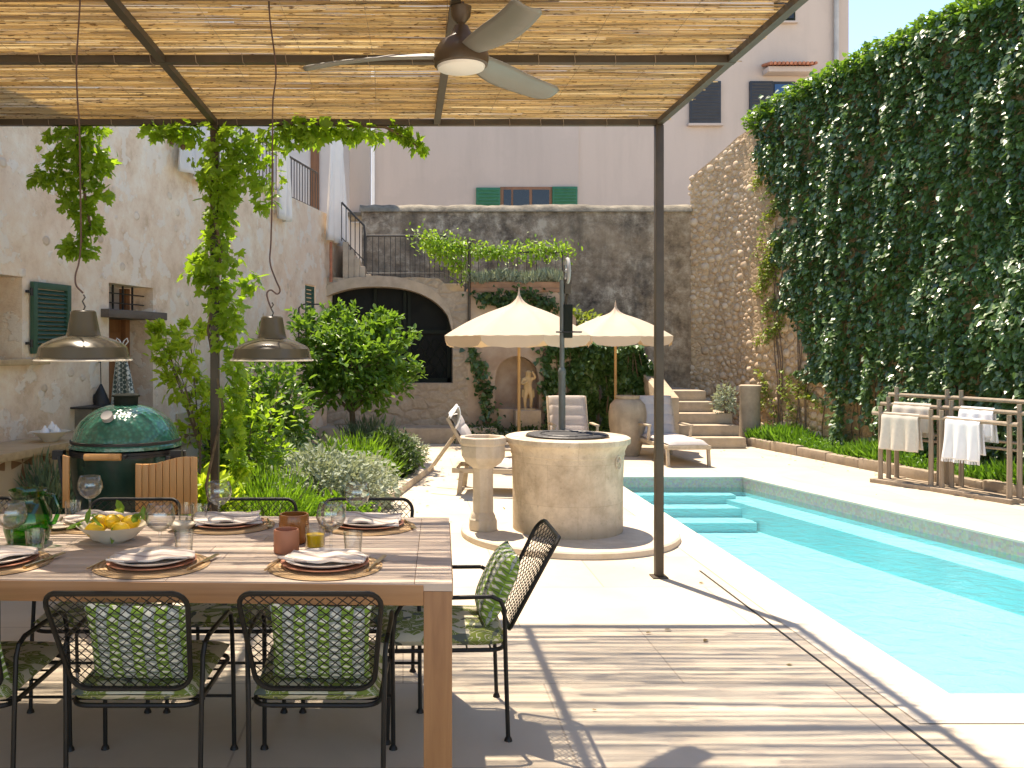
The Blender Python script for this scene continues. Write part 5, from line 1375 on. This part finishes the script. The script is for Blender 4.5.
# ------------------------------------------------------------ counter and wall things
ct = thing('outdoor_counter', 'outdoor counter with pale wooden top and petal tiled front against the house', 'counter', W(6.6, .3, 0))
m = MB(); wallseg(m, W, 4.6, 7.52, .735, .79, .735, .79, .01, .50); m.build('countertop', M['palewood'], ct, bevel=.006)
m = MB(); wallseg(m, W, 4.7, 7.3, .30, .735, .30, .735, .03, .42); m.build('tiled_front', M['tilepanel'], ct)
m = MB(); wallseg(m, W, 4.66, 7.4, 0, .298, 0, .298, .01, .50); m.build('plinth', M['stonebase'], ct, bevel=.01)
for y in (7.34, ): m = MB(); wallseg(m, W, y, y+.09, .30, .734, .30, .734, .36, .44); m.build('leg', M['palewood'], ct, bevel=.004)
q = W(6.78, .32, .79)
m = MB(); m.lathe([(0, 0), (.05, 0), (.10, .05), (.145, .075), (.138, .075), (.09, .045), (0, .01)], q, 32); tag(m.build('serving_bowl', M['ceramic'], smooth=True), 'cream bowl on the counter by the house wall', 'bowl')
def mk_garlic():
    m = MB(); m.lathe([(0, 0), (.02, .002), (.034, .02), (.03, .04), (.012, .058), (.006, .075), (0, .075)], n=16); return tag(m.build('garlic', M['whitecloth'], smooth=True, local=True), None, 'garlic', 'garlic bulbs in the counter bowl')
for k, (dx, dy, dz, lb) in enumerate(((-.03, -.03, .045, 'white garlic bulb nearest the front in the counter bowl'), (.04, .0, .05, 'white garlic bulb on the right in the counter bowl'), (0, .03, .07, 'white garlic bulb on top in the counter bowl'))):
    place('garlic', mk_garlic, (q[0]+dx, q[1]+dy, q[2]+dz), lb)
# little shelf box on the wall
sb = thing('wall_shelf', 'small pale wall box with a dark iron top left of the door', 'shelf', W(7.85, .1, .8))
m = MB(); wallseg(m, W, 7.50, 7.98, .975, .99, .975, .99, .0, .22); m.build('top', M['black'], sb)
m = MB(); wallseg(m, W, 7.56, 7.92, .70, .973, .70, .973, .0, .16); m.build('body', M['cap'], sb, bevel=.008)
# black oven glove on a loop
gx, gy, gz = W(7.92, .30, 0)[0], W(7.92, .30, 0)[1], 0
top_ = Vector(P(100.5, 362, gy)); gl = thing('oven_glove', 'black oven glove hanging on a thin cord left of the door', 'oven glove', top_)
cx_ = Vector(P(101, 398, gy)); 
m = MB(); m.tube([top_, Vector(P(101, 385, gy))], .004, 5)
m.tube([Vector(P(100.5, 362, gy)), W(7.92, .0, top_.z)], .006, 5); m.build('cord', M['black'], gl)
m = MB(); J_ = [(Vector(P(101, 384, gy)), .008), (Vector(P(100.5, 394, gy)), .05), (Vector(P(102, 405, gy)), .075), (Vector(P(103, 418, gy)), .07)]
pr = []; m.tube([j[0] for j in J_], [j[1] for j in J_], 14); m.tube([Vector(P(98, 404, gy)), Vector(P(93, 397, gy)), Vector(P(92, 393, gy))], [.03, .028, .012], 8); m.build('glove', M['black'], gl, smooth=True)
# patterned tea towel on the door hooks
ty_ = 7.95
def tf(u, v):
    c = P(123, 345, ty_); wv = .035+.19*min(1, v*1.15)**.8; z = c[2]-.60*v; return (c[0]-.02+.03*v+(u-.5)*wv, ty_+.03*math.sin(u*13)*(.4+v), z)
m = MB(); m.grid(tf, 30, 24); tag(m.build('tea_towel', M['teatowel'], smooth=True, solid=.006), 'green and white patterned tea towel hanging in front of the brown door', 'tea towel')
c = P(122, 345, ty_); hk = MB()
for s in (-1, 1): hk.tube([(c[0]+s*.0, ty_, c[2]), (c[0]+s*.02, ty_, c[2]+.04), (c[0]+s*.045, ty_, c[2]+.06), (c[0]+s*.055, ty_, c[2]+.03), (c[0]+s*.03, ty_, c[2]+.0)], .005, 6)
hk.tube([(c[0], ty_, c[2]), (c[0]-.1, ty_+.16, c[2]+.0), (c[0]-.13, ty_+.36, c[2])], .005, 6)
tag(hk.build('double_hook', M['white'], smooth=True), 'white double loop hook holding the tea towel by the door', 'hook')
# ------------------------------------------------------------ planting beds
m = MB(); bed = [(-2.75, 6.6), (-.62, 6.45), (-.14, 8.77), (.32, 10.9), (.26, 12.6), (-.2, 13.4), (-1.45, 13.6)]
m.prism(bed, -.02, .03); struct(m, 'planting_bed', M['soil'])
ks = thing('bed_edging', 'pale stone edging along the right side of the planting bed', 'edging', (-.1, 8.77, 0))
for (a, b) in zip(bed[1:5], bed[2:6]):
    a = Vector((*a, 0)); b = Vector((*b, 0)); d = b-a; L = d.length; n = max(1, int(L/.8)); rz = math.atan2(d.y, d.x)
    for k in range(n): c = a+d*((k+.5)/n); m = MB(); m.box((c.x, c.y, .04), (L/n-.01, .11, .085), rz=rz); m.build('kerb_stone', M['plinth'], ks, bevel=.01)
# grass verge under the ivy wall with kerb
gk = thing('verge_kerb', 'weathered stone kerb holding the grass verge under the ivy', 'kerb', (5.9, 9, 0))
def KX(Y): return 5.17+.175*(13.8-Y)
def WXr(Y): return 8.115-.175*Y
m = MB()
ys = list(np.arange(3.0, 13.7, .62))
for a, b in zip(ys[:-1], ys[1:]):
    xa, xb = KX(a), KX(b); mm = MB(); rz = math.atan2(b-a, xb-xa); hgt = .11+.03*random.random(); mm.box(((xa+xb)/2+random.uniform(-.01, .01), (a+b)/2, hgt/2), (math.hypot(b-a, xb-xa)-.012, .13, hgt), rz=rz); mm.build('kerb_stone', M['kerb'], gk, bevel=.018)
m = MB(); m.prism([(KX(2.5)+.05, 2.5), (WXr(2.5), 2.5), (WXr(13.8), 13.8), (KX(13.8)+.02, 13.8)], 0, .09); struct(m, 'verge_soil', M['soil'])
m = MB(); n = 15000
Y = RNG.uniform(3.5, 13.75, n); u = RNG.random(n); X = KX(Y)+.04+u*(WXr(Y)-KX(Y)-.05)
p = np.stack([X, Y, np.full(n, .09)], 1); leaves(m, p, rnd(n, .35)+np.array([-.1, 0, 1.0]), rnd(n, 1)+np.array([0, 0, .01]), RNG.uniform(.08, .22, n)*(1+.5*np.sin(Y*3)), 'blade')
n = 5000; Y = RNG.uniform(4.5, 13.75, n); u = RNG.random(n)**.8; X = KX(Y)+.0+u*(WXr(Y)-KX(Y)-.05)
p = np.stack([X, Y, .1+.14*RNG.random(n)], 1); leaves(m, p, rnd(n, .6)+np.array([-.2, 0, .5]), rnd(n, .5)+np.array([-.2, 0, 1]), RNG.uniform(.02, .05, n), 'oval')
tag(m.build('grass', M['grass']), 'lush grass and low weeds along the foot of the ivy wall', 'grass', kind='stuff')

# ------------------------------------------------------------ ivy on the wall
iv_ = thing('wall_ivy', 'dense dark green ivy covering the high wall along the pool', 'climbing plant', (6.5, 9, 0))
ivn = np.array([-1, -.175, 0])/math.hypot(1, .175)
n = 72000
Y = 14.6-RNG.random(n)**.9*8.6; Z = RNG.uniform(.1, 5.42, n)
keep = np.ones(n, bool); off = np.zeros(n)
for i in range(n):
    y, z = Y[i], Z[i]
    lim = 14.25-.62*max(0, min(1, (4.5-z)/.7))+.50*nz(z*1.1, 3.3)+.40*nz(z*4, 8)
    if z < 2.2: lim -= (2.2-z)*.55
    if 2.7 < z < 3.6 and nz(y*1.5+4, z*1.5) > .0: lim -= .45*math.sin((z-2.7)/.9*PI)
    edge = lim-y
    if edge < 0: keep[i] = False; continue
    q = nz(y*1.7, z*.85, 1.0); q2 = nz(y*5.2, z*2.2, 2.0)
    if edge < .5 and RNG.random() > .35+edge*1.3: keep[i] = False; continue
    if q2 < -.36 and RNG.random() < .6: keep[i] = False; continue
    if z < .95+.4*nz(y*1.3, 9) and y > 11.3 and (nz(y*2.3, z*1.2, 4) > -.15) and RNG.random() < .93: keep[i] = False; continue
    off[i] = .04+max(0, .13+.17*q+.16*q2)*(min(1, edge*1.5))*(.3+.7*RNG.random())+.03*RNG.random()
    if z > 5.15: off[i] = RNG.uniform(-.35, .2); Z[i] = 5.1+(z-5.15)*RNG.random()*.8+.07*nz(y*2, 1)+.08*(q+.3)
Y, Z, off = Y[keep], Z[keep], off[keep]; N = len(Y)
wx = np.where(Y > 14.0, 5.67-(Y-14.0)*.225, WXr(Y))
p = np.stack([wx, Y, Z], 1)+ivn*off[:, None]
tip = np.array([0, 0, -.75])+ivn*.75+rnd(N, .45); nn_ = ivn*.45+np.array([0, -.15, .95])+rnd(N, .42)
m = MB(); leaves(m, p, tip, nn_, RNG.uniform(.04, .09, N), 'ivy'); m.build('foliage', M['ivy'], iv_)
m = MB()
for k in range(70):
    y = RNG.uniform(6.2, 14.0); pts = []; yy = y
    z = .1
    while z < RNG.uniform(3, 5): pts.append(tuple(np.array([WXr(min(yy, 14)), yy, z])+ivn*.035)); z += .3; yy += RNG.normal(0, .05)
    if len(pts) > 1: m.tube(pts, .008, 4)
m.build('stem', M['bark'], iv_)
# fresh yellowish vine runners on the cobbles beside the ivy
rv = thing('vine_runners', 'yellow-green vine runners at the ragged left edge of the ivy', 'climbing plant', (5.4, 13.4, .2))
m = MB(); s = MB()
for k in range(38):
    y = RNG.uniform(12.6, 14.1) if k < 8 else RNG.uniform(13.4, 14.15); z = RNG.uniform(.2, .9) if k < 8 else RNG.uniform(1.6, 5.0); pts = []
    for j in range(10):
        pts.append(tuple(np.array([WXr(min(y, 14)), y, z])+ivn*.07)); y += RNG.uniform(0, .07); z += RNG.uniform(-.02, .11) if k < 8 else -RNG.uniform(.0, .06)
    s.tube(pts, .004, 4); q = np.repeat(np.array(pts), 6, 0)+rnd(60, .035); leaves(m, q, rnd(60, .5)+np.array([-.4, -.3, -.2]), rnd(60, .3)+np.array([-.4, 0, .9]), RNG.uniform(.03, .06, 60), 'ivy')
m.build('foliage', M['ygreen'], rv); s.build('stem', M['bark'], rv)
n = 6000; Yt = RNG.uniform(9.3, 14.3, n); zt_ = np.interp(Yt, [5, 11, 12.66, 14, 14.8], [5.25, 5.22, 5.18, 5.08, 4.92])
p = np.stack([np.where(Yt > 14, 5.67-(Yt-14)*.225, WXr(Yt)), Yt, zt_], 1)+ivn*RNG.uniform(-.3, .22, n)[:, None]+np.array([0, 0, 1])*RNG.uniform(-.12, .14, n)[:, None]
m = MB(); leaves(m, p, rnd(n, .5)+np.array([-.4, 0, .1]), rnd(n, .4)+np.array([0, 0, 1]), RNG.uniform(.04, .085, n), 'ivy')
tag(m.build('ivy_crest', M['citrus']), 'brighter young ivy along the top of the high wall', 'climbing plant')

# ivy mass on the rear wall
rb = thing('rear_ivy', 'dark ivy mass on the rear wall behind the clay urn', 'climbing plant', (3.2, 14.6, 0))
n = 11000; X = RNG.uniform(2.3, 3.98, n); Z = RNG.random(n)*1.72
k_ = np.array([z < 1.55+.2*nz(x*2, 1)-max(0, x-3.75)*2.0 and nz(x*4, z*4, 3) > -.36 for x, z in zip(X, Z)]); X, Z = X[k_], Z[k_]; N = len(X)
D = np.array([.1+.25*max(0, .6+nz(x*2.6, z*2.6, 7)) for x, z in zip(X, Z)])*RNG.uniform(.5, 1, N)
m = MB(); leaves(m, np.stack([X, 14.3-D+.15, Z], 1), rnd(N, .4)+np.array([0, -.7, -.6]), rnd(N, .35)+np.array([0, -.55, .8]), RNG.uniform(.06, .12, N), 'ivy'); m.build('foliage', M['ivy'], rb)
m = MB()
m.tube([(2.4, 14.28, .03), (3.9, 14.28, .03)], .016, 6)
for k in range(12): x = 2.42+k*.13; m.tube([(x, 14.28, .03), (x+.05, 14.26, .7), (x+.12*math.sin(k), 14.24, 1.4)], [.015, .01, .005], 5)
m.build('stem', M['bark'], rb)
def strand(label, pts, wdt, n, size, mat, shape='ivy', down=.5, seed=0):
    r = thing('climbing_vine', label, 'climbing plant', pts[0]); s = MB(); s.tube(pts, .008, 5)
    s.build('stem', M['bark'], r)
    pv = [Vector(p) for p in pts]; P_ = []
    Ls = [(b-a).length for a, b in zip(pv[:-1], pv[1:])]; tot = sum(Ls)
    for i in range(n):
        t = RNG.random()*tot; k = 0
        while k < len(Ls)-1 and t > Ls[k]: t -= Ls[k]; k += 1
        q = pv[k].lerp(pv[k+1], min(1, t/Ls[k])); w_ = wdt*(.7+.6*nz(q.x*5+seed, q.z*5, q.y*3))
        P_.append(tuple(q+Vector(RNG.normal(0, 1, 3))*w_*.5))
    P_ = np.array(P_); m = MB(); leaves(m, P_, rnd(n, .5)+np.array([0, -.35, -down]), rnd(n, .45)+np.array([0, -.5, .7]), RNG.uniform(.6, 1.25, n)*size, shape); m.build('foliage', M[mat], r); return r
a3 = lambda px, py, Y: P(px, py, Y)
strand('thin dark vine climbing the stone pier right of the arch', [a3(490, 428, 14.2), a3(486, 400, 14.22), a3(480, 370, 14.24), a3(472, 350, 14.24)], .18, 330, .08, 'ivy')
strand('thin dark vine climbing the ochre wall right of the statue niche', [a3(552, 425, 14.2), a3(549, 395, 14.22), a3(546, 360, 14.24), a3(545, 345, 14.24)], .18, 330, .08, 'ivy')
strand('dark creeper spread over the top of the ochre wall behind the larger parasol', [a3(478, 297, 14.22), a3(505, 300, 14.24), a3(530, 297, 14.22), a3(552, 305, 14.2)], .20, 500, .08, 'darkbush')
strand('bright climbing leaves along the rail above the lavender', [a3(420, 238, 14.2), a3(445, 243, 14.3), a3(470, 250, 14.35), a3(500, 252, 14.4), a3(535, 250, 14.4), a3(568, 250, 14.4)], .22, 1500, .075, 'vine', 'oval')
strand('leafy tangle hanging on the terrace rail above the arch', [a3(428, 240, 14.25), a3(440, 252, 14.25), a3(455, 262, 14.25), a3(465, 272, 14.25)], .22, 480, .07, 'vine', 'oval')
bush('yellow_shrub', 'small yellow-green shrub where the ochre wall slopes down behind the parasols', 'shrub', a3(578, 336, 14.6), (.42, .2, .42), 500, .09, 'ygreen', 'oval', seed=4)
pn = thing('lavender_planter', 'long clay planter of grey-green lavender on top of the ochre wall', 'planter', (1.8, AY+.1, 2.42))
m = MB(); m.bx(1.08, 2.5, AY-.02, AY+.25, 2.42, 2.52); m.build('trough', M['plantpot'], pn, bevel=.01)
n = 3600; m = MB(); X = RNG.uniform(1.0, 2.6, n); p = np.stack([X, AY+.1+RNG.normal(0, .10, n), 2.5+.12*RNG.random(n)+.03*np.sin(X*9)], 1); leaves(m, p, rnd(n, .35)+np.array([0, -.3, .8]), rnd(n, 1), RNG.uniform(.08, .17, n), 'blade'); m.build('foliage', M['silver'], pn)

# low plants at the rear bed
for i, (px, w_, lb) in enumerate(((487, .5, 'low dark ground plant at the foot of the pier, behind the basin'), (535, .55, 'low dark ground plant below the statue niche'))):
    X = (px-PX)/F*14; bush('ground_plant', lb, 'plant', (X, 13.95, 0), (w_, .28, .26), 900, .07, 'darkbush', 'oval', seed=i+20, stems=3)
bush('ground_plant', 'low plant with pale flowers beside the rear step', 'plant', ((512-PX)/F*13.7, 13.7, 0), (.5, .2, .18), 700, .05, 'silver', 'oval', seed=31, stems=3)
bush('ground_plant', 'tuft of grey leaves on the steps against the cobbled wall', 'plant', (4.93, 13.75, .47), (.17, .16, .42), 420, .06, 'silver', 'oval', seed=33, stems=3)
bush('ground_plant', 'small green plant between urn and lounger', 'plant', ((549+45-PX)/F*13.3, 13.3, 0), (.3, .2, .28), 500, .06, 'darkbush', 'oval', seed=34, stems=3)

# ------------------------------------------------------------ left garden
def G(px, py): Y = 1350/(py-346); return ((px-PX)/F*Y, Y, .03)
bush('silver_bush', 'wide silver-grey bush right behind the far chairs', 'bush', (-.62, 7.35, .03), (.50, .42, .62), 5200, .055, 'silver', 'oval', seed=1, stems=9)
bush('silver_bush', 'small silver-grey bush at the far right end of the planting bed', 'bush', (-.02, 11.3, .03), (.30, .30, .34), 1700, .055, 'silver', 'oval', seed=2, stems=6)
bush('silver_bush', 'low silver bush at the right front of the bed by the stone edging', 'bush', (-.38, 8.35, .03), (.34, .30, .40), 2000, .05, 'silver', 'oval', seed=12, stems=6)
bush('green_bush', 'bright green feathery bush directly behind the far middle chair', 'bush', (-.98, 6.55, .03), (.42, .32, .52), 4200, .07, 'bushg', 'blade', seed=3, stems=8, spiky=True)
bush('green_bush', 'low bright green bush behind the far right chair', 'bush', (-.50, 6.75, .03), (.36, .28, .30), 2200, .06, 'bushg', 'oval', seed=5, stems=8)
bush('round_bush', 'rounded dark green bush beyond the silver one, at the bed edge', 'bush', (-.16, 10.0, .03), (.36, .36, .52), 2800, .06, 'darkbush', 'oval', seed=6, stems=6)
bush('green_bush', 'yellow-green mossy bush in front of the citrus trunk', 'bush', (-.52, 9.4, .03), (.48, .35, .50), 3000, .08, 'bushg', 'blade', seed=7, stems=6, spiky=True)
bush('rosemary_bush', 'upright rosemary bush between the post and the silver bush', 'bush', (-1.10, 8.1, .03), (.30, .28, .58), 2200, .10, 'lavender', 'blade', seed=8, stems=7, spiky=True)
bush('rosemary_bush', 'grey-green rosemary under the right side of the citrus tree', 'bush', (-.40, 10.9, .03), (.36, .3, .55), 1900, .11, 'lavender', 'blade', seed=9, stems=7, spiky=True)
bush('lavender_bush', 'grey lavender clump between counter and barbecue', 'bush', ((48-PX)/F*6.3, 6.3, 0), (.20, .20, .66), 1500, .12, 'lavender', 'blade', seed=10, stems=8, spiky=True)
bush('green_bush', 'dark shady undergrowth against the house behind the citrus tree', 'bush', (-1.75, 10.2, .03), (.7, .35, .75), 3600, .09, 'darkbush', 'oval', seed=11, stems=7)
bush('green_bush', 'leafy shrub behind the post and below the right lamp', 'bush', (-1.33, 7.6, .03), (.42, .32, 1.10), 1500, .08, 'vine', 'oval', seed=14, stems=7)
bush('green_bush', 'tall loose shrub between the post and the citrus tree', 'bush', (-1.35, 9.2, .03), (.42, .35, 1.45), 2300, .09, 'citrus', 'oval', seed=15, stems=7)
bush('green_bush', 'small bright bush at the foot of the vine-wrapped post', 'bush', (-1.42, 6.35, .03), (.30, .26, .55), 1500, .08, 'lime', 'oval', seed=16, stems=5)

def tree(name, label, base, crown, forks, n, size, mat, lobes, shape='oval', tr=.05, cat='tree', shoots=16):
    r = thing(name, label, cat, base); t = MB(); b = Vector(base); f = Vector(forks)
    t.tube([b-Vector((0, 0, .05)), b.lerp(f, .5)+Vector((.02, 0, 0)), f], [tr, tr*.85, tr*.7], 9); 
    for (c, rd) in lobes:
        c = Vector(c); mid = f.lerp(c, .5)+Vector((0, 0, .05)); t.tube([f, mid, c], [tr*.55, tr*.35, tr*.12], 6)
        for k in range(7):
            d = Vector(RNG.normal(0, 1, 3)); d.normalize(); d.z = abs(d.z)*.8+.1; t.tube([mid.lerp(c, .3+.1*k), c+d*rd*1.0], [tr*.16, tr*.05], 4)
    t.build('trunk', M['bark'], r, smooth=True)
    m = MB(); tot = sum(rd**2 for _, rd in lobes)
    for i, (c, rd) in enumerate(lobes):
        k = int(n*rd*rd/tot); p, d = blob_points(k, c, (rd, rd, rd*.9), .35, .5, i+base[0]*3); K = len(p)
        leaves(m, p, d*.7+rnd(K, .55)+np.array([0, 0, -.1]), d*.4+rnd(K, .4)+np.array([0, 0, .9]), RNG.uniform(.6, 1.3, K)*size, shape)
        for q in range(shoots):       # shoots that break the outline
            dd = Vector(RNG.normal(0, 1, 3)); dd.z = abs(dd.z)+.2; dd.normalize(); s0 = Vector(c)+dd*rd*.8; s1 = s0+dd*rd*RNG.uniform(.3, .85)
            pts = np.array([tuple(s0.lerp(s1, j/9)) for j in range(10)]); pts = np.repeat(pts, 2, 0); kk = len(pts)
            leaves(m, pts+rnd(kk, .012), np.array(dd)[None]*.6+rnd(kk, .7), rnd(kk, .4)+np.array([0, 0, .8]), RNG.uniform(.6, 1.1, kk)*size, shape)
    m.build('crown', M[mat], r); return r
TYc = 11.0
c3 = lambda px, py, dy=0: P(px, py, TYc+dy)
tree('citrus_tree', 'rounded citrus tree in front of the dark arch', (c3(353, 430)[0], TYc, .03), None, c3(352, 412), 3500, .10, 'citrus',
     [(c3(352, 372, -.1), .46), (c3(325, 365, .1), .38), (c3(380, 360, 0), .36), (c3(345, 340, .2), .34), (c3(372, 393, -.2), .24), (c3(322, 393, -.1), .22), (c3(395, 380, .1), .24), (c3(312, 335, .15), .24), (c3(385, 330, .2), .18)])
LY = 7.2
l3 = lambda px, py, dy=0: P(px, py, LY+dy)
tree('young_tree', 'slender lime-green young tree with loose sprays left of the post', (l3(196, 480)[0], LY, .03), None, l3(200, 450), 240, .085, 'lime',
     [(l3(168, 352), .13), (l3(185, 385), .15), (l3(190, 335, .1), .10), (l3(205, 405), .14), (l3(178, 365, -.1), .12), (l3(200, 430), .12), (l3(160, 338), .07)], tr=.014, shoots=5)
# vine on the post and along the front beam
def vine(label, lst, n, size, mat, group=None, name='grape_vine', stems=None, shape='lobed', down=.8):
    r = thing(name, label, 'climbing plant', stems[0]); s = MB(); s.tube(stems, [.010]*(len(stems)-1)+[.004], 6); s.build('stem', M['bark'], r, smooth=True)
    m = MB(); tot = sum(w for *_, w in lst)
    for (c, rad, w_) in lst:
        k = int(n*w_/tot); p, d = blob_points(k, c, rad, .2, .5, c[0]*3+c[2]); K = len(p)
        leaves(m, p, d*.7+rnd(K, .6)+np.array([0, -.1, -down*.6]), d*.5+rnd(K, .6)+np.array([0, -.2, .55]), RNG.uniform(.5, 1.25, K)*size, shape)
    m.build('foliage', M[mat], r); return r
v3 = lambda px, py, dy=0: P(px, py, 5.84+dy)
lst = []
for py, w_, cx in ((140, .24, 232), (160, .22, 226), (180, .20, 223), (200, .19, 220), (220, .17, 220), (240, .16, 221), (262, .17, 218), (285, .17, 222), (305, .15, 224), (325, .13, 225), (345, .12, 227), (370, .12, 232), (395, .13, 236), (420, .14, 238), (445, .14, 238), (468, .15, 240)):
    w_ *= .72 if py > 335 else 1
    lst.append((v3(cx+3*math.sin(py*.7), py, -.04+.05*math.sin(py)), (w_*(.62+.22*math.sin(py*1.9)), w_*.6, .09), w_))
for px, py, w_ in ((203, 268, .10), (194, 272, .08), (262, 150, .14), (270, 185, .08), (248, 175, .12), (252, 285, .07), (268, 205, .07)): lst.append((v3(px, py), (w_, w_*.7, w_), w_*.8))
vine('bright green grape vine wrapped round the left pergola post', lst, 1150, .070, 'vine', stems=[(-1.17, 5.86, 0), (-1.27, 5.80, .6), (-1.16, 5.80, 1.1), (-1.27, 5.86, 1.6), (-1.17, 5.80, 2.1), (-1.25, 5.80, 2.5), (-1.2, 5.84, 2.85)])
lst = []
for px, py, w_ in ((152, 131, .05), (165, 131, .05), (178, 134, .07), (190, 131, .06), (285, 131, .09), (300, 132, .07), (315, 132, .07), (325, 134, .07), (340, 132, .07), (355, 131, .05), (370, 135, .06), (292, 138, .07), (402, 135, .035), (410, 141, .03), (418, 146, .035), (395, 131, .03)):
    lst.append((v3(px, py), (w_*1.6, w_, w_), w_))
vine('grape vine shoots trailing along the front beam right and left of the post', lst, 420, .075, 'vine', stems=[v3(150, 124), v3(219, 123), v3(290, 124), v3(350, 126), v3(385, 127), v3(405, 137), v3(418, 147)])
lst = []
for px, py, w_ in ((72, 140, .17), (90, 150, .17), (62, 165, .18), (85, 175, .20), (100, 165, .14), (55, 180, .12), (38, 178, .08), (78, 200, .16), (100, 192, .10), (85, 218, .12), (92, 232, .08), (75, 246, .10), (88, 250, .07), (66, 248, .06), (65, 130, .12), (95, 130, .12)):
    lst.append((v3(px, py, .1), (w_*.8, w_*.7, w_*.7), w_))
vine('bright vine cluster hanging from the beam at the left, beside the lamp cord', lst, 700, .068, 'vine', stems=[v3(78, 120, .1), v3(76, 150, .1), v3(84, 190, .1), v3(90, 225, .1), v3(78, 250, .1)])
m = MB(); 
for px, py in ((172, 142), (183, 147)):
    q = v3(px, py); m = MB(); m.lathe([(0, -.02), (.014, -.014), (.018, 0), (.012, .014), (0, .018)], q, 10); m.tube([(q[0], q[1], q[2]+.015), (q[0]+.004, q[1], PZ)], .0015, 4)
    tag(m.build('seed_pod', M['bark'], smooth=True), 'small brown seed pod hanging on a thread before the white sheet, '+('left one' if px < 180 else 'right one'), 'seed pod', 'seed pods under the beam')

m = MB(); n = 110; X = []; 
for i in range(n):
    k = RNG.random()
    if k < .35: y = RNG.uniform(6.6, 12.5); x = np.interp(y, [6.45, 8.77, 10.9, 12.6], [-.62, -.14, .32, .26])+.08+RNG.exponential(.28)
    elif k < .88: y = RNG.uniform(7, 13.2); x = KX(y)-.08-RNG.exponential(.22)
    else: y = RNG.uniform(3.2, 6.8); x = RNG.uniform(-.2, 2.2)
    if x > PL-.02 and x < PRX(y)+.05 and PN < y < PF: continue
    X.append((x, y, .006 if (x-WX)**2+(y-WY)**2 > .8 else .058))
X = np.array(X); N = len(X); leaves(m, X, rnd(N, 1)*np.array([1, 1, .08]), rnd(N, .12)+np.array([0, 0, 1]), RNG.uniform(.015, .045, N), 'oval')
tag(m.build('fallen_leaves', M['dryleaf']), 'small dry fallen leaves scattered over the paving', 'fallen leaves', kind='stuff')
